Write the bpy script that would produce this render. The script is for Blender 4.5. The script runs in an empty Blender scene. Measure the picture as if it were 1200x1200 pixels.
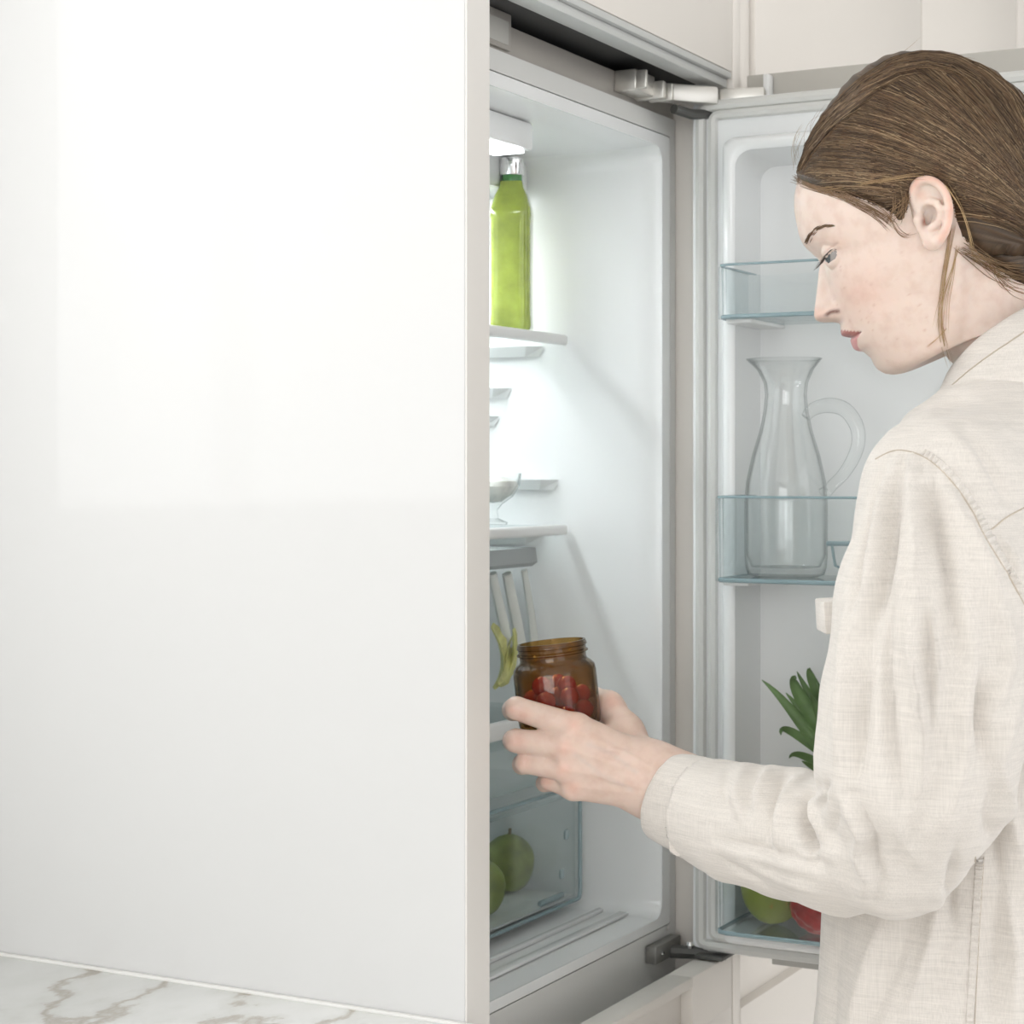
import bpy, bmesh, math, random
import numpy as np
from mathutils import Vector, Matrix, noise
from mathutils.bvhtree import BVHTree

# ------------------------------------------------------------------ camera
F, HY = 2300.0, 553.0                      # focal length and horizon row, in pixels of a 1200x1200 frame
TH = math.atan(1230 / F)
V = np.array([math.cos(TH), math.sin(TH), 0.0])      # view direction
R = np.array([math.sin(TH), -math.cos(TH), 0.0])     # image right
U = np.array([0, 0, 1.0])
D0 = 1.45
CAM = -(D0 * V + (547 - 600) / F * D0 * R)
CAM[2] = 0.9 + 648 * D0 / F
scn = bpy.context.scene
cd = bpy.data.cameras.new('camera'); cam = bpy.data.objects.new('camera', cd)
scn.collection.objects.link(cam); scn.camera = cam
cam.location = CAM; cam.rotation_euler = (math.pi / 2, 0, TH - math.pi / 2)
cd.sensor_width = 36; cd.lens = 36 * F / 1200; cd.shift_y = -(600 - HY) / 1200; cd.clip_start = .05
cd.dof.use_dof = True; cd.dof.focus_distance = 1.45; cd.dof.aperture_fstop = 16

def ray(px, py): return V + R * ((px - 600) / F) + U * ((HY - py) / F)
def at(px, py, d): return CAM + ray(px, py) * d
def on(ax, val, px, py):
    q = ray(px, py); return CAM + q * ((val - CAM[ax]) / q[ax])
def project(P):
    p = np.asarray(P) - CAM; d = p @ V
    return 600 + F * (p @ R) / d, HY - F * p[..., 2] / d, d

# ------------------------------------------------------------------ light
scn.view_settings.view_transform = 'Standard'; scn.view_settings.look = 'None'
scn.view_settings.gamma = 1.0; scn.view_settings.use_curve_mapping = False
scn.view_settings.exposure = 0.38
scn.cycles.transparent_max_bounces = 40
w = bpy.data.worlds.new('overcast_daylight'); scn.world = w; w.use_nodes = True
w.node_tree.nodes['Background'].inputs[0].default_value = (.985, .992, 1.0, 1)
w.node_tree.nodes['Background'].inputs[1].default_value = 1.3
def area(name, loc, look, sx, sy, power, col=(1, 1, 1)):
    l = bpy.data.lights.new(name, 'AREA'); l.shape = 'RECTANGLE'; l.size = sx; l.size_y = sy
    l.energy = power; l.color = col
    o = bpy.data.objects.new(name, l); scn.collection.objects.link(o); o.location = loc
    o.rotation_euler = (Vector(look) - Vector(loc)).to_track_quat('-Z', 'Y').to_euler()
    return o
area('added_left_fill', (-3.45, -.95, 1.55), (0, -.95, 1.55), 1.7, 1.4, 15, (.985, .992, 1))  # unseen fill lamp, added to brighten faces turned to the left wall
area('added_side_key', (-2.05, .655, 1.62), (-2.05, -1, 1.62), 1.0, 1.05, 3, (.985, .992, 1))  # unseen lamp, added as key light on the woman from the left
area('counter_window_daylight', (-.775, .655, 1.72), (-.775, -1, 1.72), .97, .90, 4.3, (.985, .992, 1))

# ------------------------------------------------------------------ helpers
COL = scn.collection
WLOC = {}
random.seed(7); rng = np.random.default_rng(7)

def mat(name, color, rough=.5, metal=0, spec=.5, coat=0, coat_rough=.05, trans=0, ior=1.45, bump=0, bscale=200, vary=0, vscale=6, sss=0, sheen=0):
    m = bpy.data.materials.new(name); m.use_nodes = True
    nt = m.node_tree; b = nt.nodes['Principled BSDF']
    b.inputs['Base Color'].default_value = (*color, 1); b.inputs['Roughness'].default_value = rough
    b.inputs['Metallic'].default_value = metal; b.inputs['Specular IOR Level'].default_value = spec
    b.inputs['Coat Weight'].default_value = coat; b.inputs['Coat Roughness'].default_value = coat_rough
    b.inputs['Transmission Weight'].default_value = trans; b.inputs['IOR'].default_value = ior
    b.inputs['Sheen Weight'].default_value = sheen
    if sss:
        b.inputs['Subsurface Weight'].default_value = sss; b.inputs['Subsurface Scale'].default_value = .008
        b.inputs['Subsurface Radius'].default_value = (1, .35, .2)
    tc = nt.nodes.new('ShaderNodeTexCoord')
    if vary:
        n = nt.nodes.new('ShaderNodeTexNoise'); n.inputs['Scale'].default_value = vscale; n.inputs['Detail'].default_value = 4
        nt.links.new(tc.outputs['Object'], n.inputs['Vector'])
        r = nt.nodes.new('ShaderNodeValToRGB')
        r.color_ramp.elements[0].position = .3; r.color_ramp.elements[1].position = .7
        r.color_ramp.elements[0].color = (*[c * (1 - vary) for c in color], 1)
        r.color_ramp.elements[1].color = (*[min(1, c * (1 + vary)) for c in color], 1)
        nt.links.new(n.outputs['Fac'], r.inputs['Fac']); nt.links.new(r.outputs['Color'], b.inputs['Base Color'])
    if bump:
        n = nt.nodes.new('ShaderNodeTexNoise'); n.inputs['Scale'].default_value = bscale; n.inputs['Detail'].default_value = 3
        nt.links.new(tc.outputs['Object'], n.inputs['Vector'])
        bp = nt.nodes.new('ShaderNodeBump'); bp.inputs['Strength'].default_value = bump; bp.inputs['Distance'].default_value = .002
        nt.links.new(n.outputs['Fac'], bp.inputs['Height']); nt.links.new(bp.outputs['Normal'], b.inputs['Normal'])
    return m

def clear_mat(name, tint=(.95, .98, .98), edge=(.55, .68, .70), power=.35, gloss_rough=.03, ior=1.45, body=0.0, refl=.03, lo=.25, hi=.95):
    """thin clear plastic or glass: see-through face on, tinted and mirror-like at grazing angles"""
    m = bpy.data.materials.new(name); m.use_nodes = True; nt = m.node_tree
    for n in list(nt.nodes): nt.nodes.remove(n)
    out = nt.nodes.new('ShaderNodeOutputMaterial')
    lw = nt.nodes.new('ShaderNodeLayerWeight'); lw.inputs['Blend'].default_value = power
    ramp = nt.nodes.new('ShaderNodeValToRGB')
    ramp.color_ramp.elements[0].position = lo; ramp.color_ramp.elements[1].position = hi
    ramp.color_ramp.elements[0].color = (*tint, 1); ramp.color_ramp.elements[1].color = (*edge, 1)
    nt.links.new(lw.outputs['Facing'], ramp.inputs['Fac'])
    tr = nt.nodes.new('ShaderNodeBsdfTransparent'); nt.links.new(ramp.outputs['Color'], tr.inputs['Color'])
    gl = nt.nodes.new('ShaderNodeBsdfGlossy'); gl.inputs['Roughness'].default_value = gloss_rough
    pw = nt.nodes.new('ShaderNodeMath'); pw.operation = 'POWER'; pw.inputs[1].default_value = 4
    l2 = nt.nodes.new('ShaderNodeLayerWeight'); l2.inputs['Blend'].default_value = .5; nt.links.new(l2.outputs['Facing'], pw.inputs[0])
    fr = nt.nodes.new('ShaderNodeMath'); fr.operation = 'MULTIPLY_ADD'; fr.inputs[1].default_value = .75; fr.inputs[2].default_value = refl
    nt.links.new(pw.outputs[0], fr.inputs[0])
    mx = nt.nodes.new('ShaderNodeMixShader'); nt.links.new(fr.outputs[0], mx.inputs[0])
    nt.links.new(tr.outputs[0], mx.inputs[1]); nt.links.new(gl.outputs[0], mx.inputs[2])
    last = mx
    if body:
        df = nt.nodes.new('ShaderNodeBsdfDiffuse'); df.inputs['Color'].default_value = (*[min(1, c) for c in tint], 1)
        m2 = nt.nodes.new('ShaderNodeMixShader'); m2.inputs[0].default_value = body
        nt.links.new(mx.outputs[0], m2.inputs[1]); nt.links.new(df.outputs[0], m2.inputs[2]); last = m2
    nt.links.new(last.outputs[0], out.inputs['Surface'])
    return m

class MB:
    """collects shapes, builds one mesh object"""
    def __init__(s): s.bm = bmesh.new()
    def box(s, x0, x1, y0, y1, z0, z1, bev=0, seg=2, M=None):
        t = bmesh.new(); bmesh.ops.create_cube(t, size=1)
        for v in t.verts:
            v.co = Vector(((x0 + x1) / 2 + v.co.x * (x1 - x0), (y0 + y1) / 2 + v.co.y * (y1 - y0), (z0 + z1) / 2 + v.co.z * (z1 - z0)))
        if bev: bmesh.ops.bevel(t, geom=t.edges[:], offset=bev, segments=seg, profile=.5, affect='EDGES')
        if M is not None: bmesh.ops.transform(t, matrix=M, verts=t.verts)
        s._merge(t); return s
    def _merge(s, t):
        me = bpy.data.meshes.new('t'); t.to_mesh(me); t.free(); s.bm.from_mesh(me); bpy.data.meshes.remove(me)
    def raw(s, verts, faces):
        vs = [s.bm.verts.new(Vector(v)) for v in verts]
        for f in faces:
            try: s.bm.faces.new([vs[i] for i in f])
            except ValueError: pass
        return s
    def rings(s, rings, close=True, cap0=False, cap1=False):
        """loft list of equal-length rings"""
        n = len(rings[0]); vs = [v for r in rings for v in r]; fs = []
        for i in range(len(rings) - 1):
            for j in range(n if close else n - 1):
                k = (j + 1) % n
                fs.append((i * n + j, i * n + k, (i + 1) * n + k, (i + 1) * n + j))
        if cap0: fs.append(tuple(range(n))[::-1])
        if cap1: fs.append(tuple(range((len(rings) - 1) * n, len(rings) * n)))
        return s.raw(vs, fs)
    def lathe(s, prof, seg=32, M=None, rfun=None):
        rs = []
        for r, z in prof:
            ring = []
            for j in range(seg):
                a = 2 * math.pi * j / seg
                rr = r * (rfun(a, z) if rfun else 1)
                p = Vector((rr * math.cos(a), rr * math.sin(a), z)); ring.append(M @ p if M is not None else p)
            rs.append(ring)
        return s.rings(rs, True, prof[0][0] > 1e-5, prof[-1][0] > 1e-5)
    def tube(s, pts, rad, seg=8, cap=True, flat=1.0):
        pts = [Vector(p) for p in pts]; n = len(pts); rs = []; up = None
        for i, p in enumerate(pts):
            t = (pts[min(n - 1, i + 1)] - pts[max(0, i - 1)]).normalized()
            if up is None:
                up = Vector((0, 0, 1)) if abs(t.z) < .9 else Vector((1, 0, 0))
            a = (up - t * up.dot(t)).normalized(); b = t.cross(a); up = a
            r = rad[i] if hasattr(rad, '__len__') else rad
            rs.append([p + a * (math.cos(2 * math.pi * j / seg) * r) + b * (math.sin(2 * math.pi * j / seg) * r * flat) for j in range(seg)])
        return s.rings(rs, True, cap, cap)
    def build(s, name, m, parent=None, smooth=True, angle=35, recalc=True, bevel=0):
        if recalc: bmesh.ops.recalc_face_normals(s.bm, faces=s.bm.faces)
        me = bpy.data.meshes.new(name); s.bm.to_mesh(me); s.bm.free()
        return link(name, me, m, parent, smooth, angle, bevel)

def link(name, me, m, parent=None, smooth=True, angle=35, bevel=0):
    o = bpy.data.objects.new(name, me); COL.objects.link(o)
    if m: me.materials.append(m)
    if smooth:
        me.polygons.foreach_set('use_smooth', [True] * len(me.polygons))
        if angle: me.set_sharp_from_angle(angle=math.radians(angle))
    if bevel:
        b = o.modifiers.new('bevel', 'BEVEL'); b.width = bevel; b.segments = 2; b.limit_method = 'ANGLE'
    if parent:
        o.parent = parent
        o.matrix_parent_inverse = Matrix.Translation(-WLOC.get(parent.name, Vector()))
    return o
def empty(name, loc):
    o = bpy.data.objects.new(name, None); COL.objects.link(o); o.location = loc; o.empty_display_size = .05
    WLOC[o.name] = Vector(loc); return o
def tag(o, label=None, cat=None, group=None, kind=None):
    if label: o['label'] = label
    if cat: o['category'] = cat
    if group: o['group'] = group
    if kind: o['kind'] = kind
    return o
def rrect(x0, x1, z0, z1, r, n=6):
    out = []
    for cx, cz, a0 in ((x1 - r, z0 + r, -90), (x1 - r, z1 - r, 0), (x0 + r, z1 - r, 90), (x0 + r, z0 + r, 180)):
        for i in range(n + 1):
            a = math.radians(a0 + 90 * i / n); out.append((cx + r * math.cos(a), cz + r * math.sin(a)))
    return out

# ------------------------------------------------------------------ materials
M = {}
M['panel'] = mat('white_gloss_lacquer', (.675, .672, .665), .4, spec=.18, coat=.36, coat_rough=.03, bump=.02, bscale=60)
M['edge'] = mat('warm_white_edge_band', (.74, .715, .68), .5, bump=.02)
M['lacquer'] = mat('warm_white_satin_lacquer', (.80, .757, .705), .38, bump=.015, bscale=90)
M['lacquer_cool'] = mat('white_satin_lacquer', (.80, .79, .765), .35, bump=.015, bscale=90)
M['carcass'] = mat('dark_carcass_board', (.055, .055, .055), .6, vary=.1)
M['alu'] = mat('brushed_aluminium_profile', (.60, .61, .60), .4, metal=.35, bump=.03, bscale=300)
M['frame'] = mat('pale_grey_enamelled_frame', (.71, .71, .69), .4, bump=.02)
M['strip'] = mat('taupe_metal_strip', (.40, .375, .345), .45, metal=.3, bump=.03, bscale=250)
M['sidegrey'] = mat('grey_fridge_side', (.48, .47, .44), .5, vary=.03)
M['liner'] = mat('glossy_white_plastic_liner', (.86, .872, .872), .14, spec=.55, bump=.008, bscale=30)
M['gasket'] = mat('light_grey_rubber_gasket', (.66, .66, .635), .55, bump=.03)
M['steel'] = mat('satin_steel_hinge', (.66, .64, .60), .32, metal=.75)
M['panelback'] = mat('taupe_panel_back', (.50, .48, .44), .5, vary=.02)
M['dark'] = mat('dark_grey_metal', (.10, .10, .095), .45, metal=.4)
M['plate'] = mat('dull_grey_hinge_plate', (.24, .235, .22), .4, metal=.4)
M['chrome'] = mat('bright_chrome', (.9, .9, .9), .08, metal=1)
M['wall'] = mat('white_painted_plaster', (.82, .81, .785), .8, bump=.05, bscale=150)
M['ceil'] = mat('ceiling_paint', (.85, .845, .83), .85, bump=.03)
M['trim'] = mat('white_shelf_trim', (.80, .80, .79), .3)
M['clear'] = clear_mat('clear_plastic', (.988, .994, .994), (.80, .875, .89), .35)
M['clearedge'] = mat('bluish_clear_plastic_edge', (.42, .56, .60), .12, trans=.35, spec=.7)
M['glass'] = clear_mat('clear_glass', (.992, .996, .995), (.30, .36, .35), .4, .015, 1.5, lo=.52, hi=1.0, refl=.045)
M['shelfglass'] = clear_mat('shelf_glass', (.975, .992, .99), (.84, .92, .915), .3, .03)

def stone_floor():
    return mat('pale_stone_floor', (.74, .72, .69), .5, vary=.05, vscale=3)
def marble():
    m = mat('white_marble', (.8, .8, .77), .18, coat=.2)
    nt = m.node_tree; b = nt.nodes['Principled BSDF']; tc = nt.nodes['Texture Coordinate']
    mp = nt.nodes.new('ShaderNodeMapping'); mp.inputs['Scale'].default_value = (1.25, 1.9, 1); mp.inputs['Rotation'].default_value = (0, 0, .35)
    mp.inputs['Location'].default_value = (.12, .31, 0)
    nt.links.new(tc.outputs['Object'], mp.inputs['Vector'])
    n1 = nt.nodes.new('ShaderNodeTexNoise'); n1.inputs['Scale'].default_value = 2.9; n1.inputs['Detail'].default_value = 8; n1.inputs['Roughness'].default_value = .56
    nt.links.new(mp.outputs[0], n1.inputs['Vector'])
    sub = nt.nodes.new('ShaderNodeMath'); sub.operation = 'SUBTRACT'; sub.inputs[1].default_value = .5; nt.links.new(n1.outputs['Fac'], sub.inputs[0])
    ab = nt.nodes.new('ShaderNodeMath'); ab.operation = 'ABSOLUTE'; nt.links.new(sub.outputs[0], ab.inputs[0])
    rp = nt.nodes.new('ShaderNodeValToRGB'); e = rp.color_ramp.elements
    e[0].position = 0; e[0].color = (.46, .42, .36, 1); e[1].position = .055; e[1].color = (.84, .85, .835, 1)
    k = e.new(.012); k.color = (.58, .55, .49, 1); k = e.new(.022); k.color = (.77, .77, .745, 1)
    nt.links.new(ab.outputs[0], rp.inputs['Fac'])
    n2 = nt.nodes.new('ShaderNodeTexNoise'); n2.inputs['Scale'].default_value = 7; n2.inputs['Detail'].default_value = 5; nt.links.new(mp.outputs[0], n2.inputs['Vector'])
    r2 = nt.nodes.new('ShaderNodeValToRGB'); r2.color_ramp.elements[0].position = .35; r2.color_ramp.elements[0].color = (.9, .9, .885, 1)
    r2.color_ramp.elements[1].position = .6; r2.color_ramp.elements[1].color = (1, 1, 1, 1); nt.links.new(n2.outputs['Fac'], r2.inputs['Fac'])
    mx = nt.nodes.new('ShaderNodeMix'); mx.data_type = 'RGBA'; mx.blend_type = 'MULTIPLY'; mx.inputs[0].default_value = 1
    nt.links.new(rp.outputs[0], mx.inputs[6]); nt.links.new(r2.outputs[0], mx.inputs[7]); nt.links.new(mx.outputs[2], b.inputs['Base Color'])
    return m
# ================================================================== the room
def struct(name, o): return tag(o, kind='structure')
tag(MB().box(-3.6, 2.6, -3.2, .62, -.05, 0).build('floor', stone_floor()), kind='structure')
tag(MB().box(-3.6, 2.6, -3.2, .74, 2.5, 2.55).build('ceiling', M['ceil']), kind='structure')
wx0, wx1, wz0, wz1 = -1.30, -.262, 1.25, 2.2          # window over the counter
b = MB()
b.box(-3.6, -2.6, .62, .74, 0, 2.5); b.box(-1.5, wx0, .62, .74, 0, 2.5); b.box(-2.6, -1.5, .62, .74, 0, 1.05); b.box(-2.6, -1.5, .62, .74, 2.2, 2.5); b.box(wx1, 2.6, .62, .74, 0, 2.5)
b.box(wx0, wx1, .62, .74, 0, wz0); b.box(wx0, wx1, .62, .74, wz1, 2.5)
tag(b.build('wall_back', M['wall'], smooth=False), kind='structure')
tag(MB().box(2.5, 2.6, -3.2, .62, 0, 2.5).build('wall_right', M['wall'], smooth=False), kind='structure')
wy0, wy1, vz0, vz1 = -1.85, -.05, .8, 2.3               # unseen left-wall window, added to hold the fill light
b = MB()
b.box(-3.6, -3.5, -3.2, wy0, 0, 2.5); b.box(-3.6, -3.5, wy1, .62, 0, 2.5)
b.box(-3.6, -3.5, wy0, wy1, 0, vz0); b.box(-3.6, -3.5, wy0, wy1, vz1, 2.5)
tag(b.build('wall_left', M['wall'], smooth=False), kind='structure')
wf = MB()
for a, c in ((wx0, wx0 + .04), (wx1 - .012, wx1), (-.655, -.625)): wf.box(a, c, .66, .70, wz0, wz1)
wf.box(wx0, wx1, .66, .70, wz0, wz0 + .03); wf.box(wx0, wx1, .66, .70, wz1 - .04, wz1)
wo = tag(wf.build('window_1', M['lacquer_cool'], smooth=False), kind='structure')
for a, c in ((wx0 + .04, -.655), (-.625, wx1 - .012)):
    MB().box(a, c, .678, .682, wz0 + .03, wz1 - .04).build('pane', M['glass'], wo, smooth=False)
wf = MB()
for a, c in ((-2.6, -2.56), (-1.54, -1.5), (-2.07, -2.03)): wf.box(a, c, .66, .70, 1.05, 2.2)
wf.box(-2.6, -1.5, .66, .70, 1.05, 1.09); wf.box(-2.6, -1.5, .66, .70, 2.16, 2.2)
wo = tag(wf.build('added_back_window', M['lacquer_cool'], smooth=False), kind='structure')  # unseen window, added to go with the side key lamp
for a, c in ((-2.56, -2.07), (-2.03, -1.54)): MB().box(a, c, .678, .682, 1.09, 2.16).build('pane', M['glass'], wo, smooth=False)
wf = MB()
for a, c in ((wy0, wy0 + .05), (wy1 - .05, wy1), (-.98, -.92)): wf.box(-3.57, -3.53, a, c, vz0, vz1)
wf.box(-3.57, -3.53, wy0, wy1, vz0, vz0 + .05); wf.box(-3.57, -3.53, wy0, wy1, vz1 - .05, vz1)
wo = tag(wf.build('added_left_window', M['lacquer_cool'], smooth=False), kind='structure')  # frame of the window added around the left fill lamp
for a, c in ((wy0 + .05, -.98), (-.92, wy1 - .05)):
    MB().box(-3.552, -3.548, a, c, vz0 + .05, vz1 - .05).build('pane', M['glass'], wo, smooth=False)

# ================================================================== cabinets
PT = .0353                                              # side panel thickness
HX = .5285                                              # right end of the fridge bay
e = empty('side_panel', (PT / 2, .3, 0)); tag(e, 'tall glossy white end panel standing between marble counter and fridge', 'cabinet panel')
MB().box(0, PT, .0015, .60, 0, 2.46, .0008, 1).build('board', M['panel'], e, smooth=False)
MB().box(0.0004, PT - .0004, 0, .0015, .001, 2.459).build('edge_band', M['edge'], e, smooth=False)

e = empty('countertop', (-1.3, .3, .87)); tag(e, 'white marble countertop with grey-brown veins beside the end panel', 'countertop')
MB().box(-2.6, -.0012, -.025, .615, .87, .90, .003).build('slab', marble(), e)
MB().box(-.006, -.0006, -.02, .60, .8995, .9022, .001).build('sealant_bead', M['lacquer_cool'], e)

def front_with_channel(mb, x0, x1, z0, z1, stile, lip=.012, rec=.03, y0=0, y1=.022):
    """a drawer or door front with a finger channel cut under its top lip, ending at the stile"""
    xs = x1 - stile
    mb.box(x0, x1, y0, y1, z0, z1 - lip - rec, .0015)
    mb.box(xs, x1, y0, y1, z1 - lip - rec - .002, z1, .0015)
    mb.box(x0 + .0003, xs + .001, y0 + .012, y1 - .0004, z1 - lip - rec - .002, z1 - .003, .001)
    mb.box(x0, xs + .001, y0, y1, z1 - lip, z1, .0015)
    return mb
def base_unit(x0, x1, label):
    e = empty('base_cabinet', ((x0 + x1) / 2, .3, 0)); tag(e, label, 'cabinet', 'base cabinets under the counter')
    MB().box(x0 + .001, x1 - .001, .023, .60, .10, .869).build('body', M['lacquer'], e, smooth=False)
    MB().box(x0 + .001, x1 - .001, .07, .09, 0, .10).build('plinth', M['alu'], e, smooth=False)
    w2 = (x1 - x0) / 2
    for i in range(2):
        front_with_channel(MB(), x0 + i * w2 + .002, x0 + (i + 1) * w2 - .002, .105, .862, .03).build('cabinet_door', M['lacquer'], e)
for i, k in enumerate(('next to the tall end panel', 'two places from the tall end panel', 'three places from the tall end panel')):
    base_unit(-.001 - .85 * (i + 1), -.001 - .85 * i, 'white two-door base cabinet under the marble counter, ' + k)

# overhead cabinet above the fridge
e = empty('overhead_cabinet', (.28, .3, 1.694)); tag(e, 'warm white overhead cabinet built in above the open fridge', 'cabinet')
MB().box(PT + .001, HX - .001, .026, .60, 1.690, 2.46).build('body', M['carcass'], e, smooth=False)
MB().box(PT + .001, HX - .001, 0, .020, 1.6985, 2.46, .001).build('cabinet_door', M['lacquer'], e)
b = MB(); b.box(PT + .001, HX - .004, .0, .024, 1.6915, 1.698, .001); b.box(PT + .001, HX - .004, .0045, .025, 1.683, 1.6912, .0008)
b.build('handle_profile', M['alu'], e)
# right side panel of the fridge bay and the tall units after it
e = empty('housing_panel', (HX + .01, .3, 0)); tag(e, 'narrow warm white side panel closing the fridge bay at the hinge side', 'cabinet panel')
MB().box(HX, HX + .0195, 0, .60, 0, 2.46, .001).build('board', M['lacquer'], e)
def tall_unit(x0, x1, fx, label):
    e = empty('tall_cabinet', ((x0 + x1) / 2, .3, 0)); tag(e, label, 'cabinet', 'tall cabinets beyond the fridge')
    MB().box(x0, x1, .023, .60, .10, 2.46).build('body', M['lacquer'], e, smooth=False)
    MB().box(x0, x1, .07, .09, 0, .10).build('plinth', M['alu'], e, smooth=False)
    MB().box(fx + .002, x1 - .001, 0, .022, .845, 2.458, .002).build('cabinet_door', M['lacquer'], e)
    if fx > x0: MB().box(x0 + .001, fx - .0005, .006, .022, .845, 2.458, .001).build('filler_strip', M['lacquer'], e)
    front_with_channel(MB(), x0 + .001, x1 - .001, .105, .838, .004, lip=.006, rec=.052).build('drawer_front', M['lacquer'], e)
tall_unit(.5485, 1.1686, .588, 'tall warm white cabinet right beside the fridge bay, behind the open fridge door')
tall_unit(1.1696, 1.662, 1.1696, 'tall warm white cabinet, second one beyond the fridge bay')
tall_unit(1.663, 2.3, 1.663, 'tall warm white cabinet, last one before the right wall')
# freezer unit below the fridge
e = empty('freezer_drawer', (.28, .3, 0)); tag(e, 'warm white freezer front with finger channel below the open fridge', 'drawer')
front_with_channel(MB(), PT + .002, HX - .002, .105, .838, HX - .4301, lip=.010, rec=.040, y1=.026).build('drawer_front', M['lacquer'], e)
MB().box(PT + .002, HX - .002, .027, .59, .10, .789).build('body', M['lacquer_cool'], e, smooth=False)
MB().box(PT + .002, HX - .002, .07, .09, 0, .10).build('plinth', M['alu'], e, smooth=False)
MB().box(PT + .002, HX - .002, .0275, .0585, .789, .812, .002).build('pale_gap_filler', M['frame'], e)  # pale strip added to lighten the dark gap behind the drawer front
# ================================================================== the refrigerator
FY = .06
fr = empty('refrigerator', (.28, .30, .79)); tag(fr, 'open built-in white refrigerator with glass shelves and its door swung wide', 'refrigerator')
ox0, ox1, oz0, oz1 = .070, .4935, .8745, 1.6255         # opening
lx0, lx1, lz0, lz1 = .055, .512, .8652, 1.6371          # liner lip
bx0, bx1, bz0, bz1 = .038, .5255, .792, 1.6562          # outer frame
def ring_face(inner, outer, y0, y1):
    """flat ring between two outlines of equal length, extruded from y0 back to y1"""
    mb = MB(); P = lambda o, y: [Vector((x, y, z)) for x, z in o]
    return mb.rings([P(inner, y1), P(inner, y0), P(outer, y0), P(outer, y1)])
inner = rrect(ox0, ox1, oz0, oz1, .016); lip = rrect(lx0, lx1, lz0, lz1, .003); lip2 = rrect(lx0 - .0011, lx1 + .0011, lz0 - .0011, lz1 + .0011, .003)
outer = rrect(bx0, bx1, bz0, bz1, .002)
ring_face(inner, lip, FY, FY + .010).build('liner_lip', M['liner'], fr)
ring_face(lip2, outer, FY, FY + .020).build('cabinet_frame', M['frame'], fr)
MB().box(bx0 + .003, bx1 - .003, FY + .012, FY + .018, bz0 + .003, .872).build('seam_backing', M['dark'], fr, smooth=False)
# liner: rounded tube with a coved back
rs = []
for y, ins, rad in ((FY + .002, 0, .016), (FY + .012, .003, .016), (FY + .03, .006, .018), (.44, .010, .022), (.458, .014, .022), (.468, .024, .022), (.472, .04, .02)):
    rs.append([Vector((x, y, z)) for x, z in rrect(ox0 + ins, ox1 - ins, oz0 + ins * .6, oz1 - ins * .6, rad)])
MB().rings(rs, True, False, True).build('liner', M['liner'], fr, angle=60)
b = MB(); b.box(bx0, bx0 + .012, FY + .02, .55, bz0, bz1); b.box(bx1 - .012, bx1, FY + .02, .55, bz0, bz1)
b.box(bx0, bx1, FY + .02, .55, bz1 - .012, bz1); b.box(bx0, bx1, FY + .02, .55, bz0, bz0 + .012); b.box(bx0, bx1, .49, .55, bz0, bz1)
b.build('casing', M['sidegrey'], fr, smooth=False)
# metal strip over the frame with a latch window
MB().box(.038, bx1, FY + .002, FY + .03, 1.6565, 1.681, .0008).build('top_strip', M['strip'], fr)
b = MB(); b.box(.06, .1785, FY - .002, FY + .0015, 1.6585, 1.689, .0008)
lt = b.build('latch_plate', M['strip'], fr); MB().box(.06, .1725, FY - .0026, FY - .0018, 1.6625, 1.682, .0002).build('latch_window', M['sidegrey'], lt)
# ceiling lamp inside and moulded steps
b = MB(); b.box(.17, .30, .10, .20, 1.596, 1.6215, .004); lamp = b.build('interior_lamp', M['liner'], fr)
lm = mat('lit_lamp_diffuser', (.95, .97, 1), .4); bs = lm.node_tree.nodes['Principled BSDF']
bs.inputs['Emission Color'].default_value = (.95, .98, 1, 1); bs.inputs['Emission Strength'].default_value = 28
MB().box(.15, .42, .28, .325, 1.5825, 1.5855, .0005).build('lamp_diffuser', lm, lamp)
lm2 = lm.copy(); lm2.name = 'dim_lamp_diffuser'; lm2.node_tree.nodes['Principled BSDF'].inputs['Emission Strength'].default_value = 5
MB().box(.19, .29, .105, .135, 1.5935, 1.5965, .0005).build('lamp_diffuser', lm2, lamp)
MB().box(.085, .482, .20, .46, 1.585, 1.6195, .006).build('ceiling_step', M['liner'], fr)
b = MB(); b.box(.09, .47, .085, .095, .8785, .8815, .001); b.box(.09, .47, .112, .118, .8785, .8825, .001); b.build('floor_ridge', M['liner'], fr)
MB().box(.09, .476, .19, .46, .8782, .884, .003).build('floor_step', M['liner'], fr)
# shelves: glass pane with white front trim, on moulded rails
RW = .4835                                              # right liner wall at the shelves
def shelf(zt, yf, name='shelf', th=.0105):
    s = MB().box(.088, RW - .002, yf, yf + .009, zt - th, zt, .003, 3).build(name, M['trim'], fr)
    MB().box(.088, RW - .004, yf + .009, .44, zt - .0055, zt - .0012).build('shelf_glass', M['shelfglass'], s, smooth=False)
    return s
S1, S2, S3 = 1.4445, 1.2565, 1.0765
shelf(S1, .156); shelf(S2, .156)
s3 = shelf(S3, .152, th=.017)
def rail(z, y0, name='shelf_rail'):
    mb = MB()
    for zz, ins in ((z, 0), ):
        a = [(RW + .001, y0, z), (RW + .001, .44, z), (RW - .011, .44, z), (RW - .011, y0 + .014, z)]
        c = [(RW + .001, y0 + .006, z - .010), (RW + .001, .44, z - .010), (RW - .003, .44, z - .010), (RW - .003, y0 + .02, z - .010)]
        mb.rings([c, a], True, True, True)
    return mb.build(name, M['liner'], fr, smooth=False)
rail(1.3005, .168); rail(1.393, .222); rail(1.365, .235); rail(1.245, .185); rail(1.434, .185)
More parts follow.
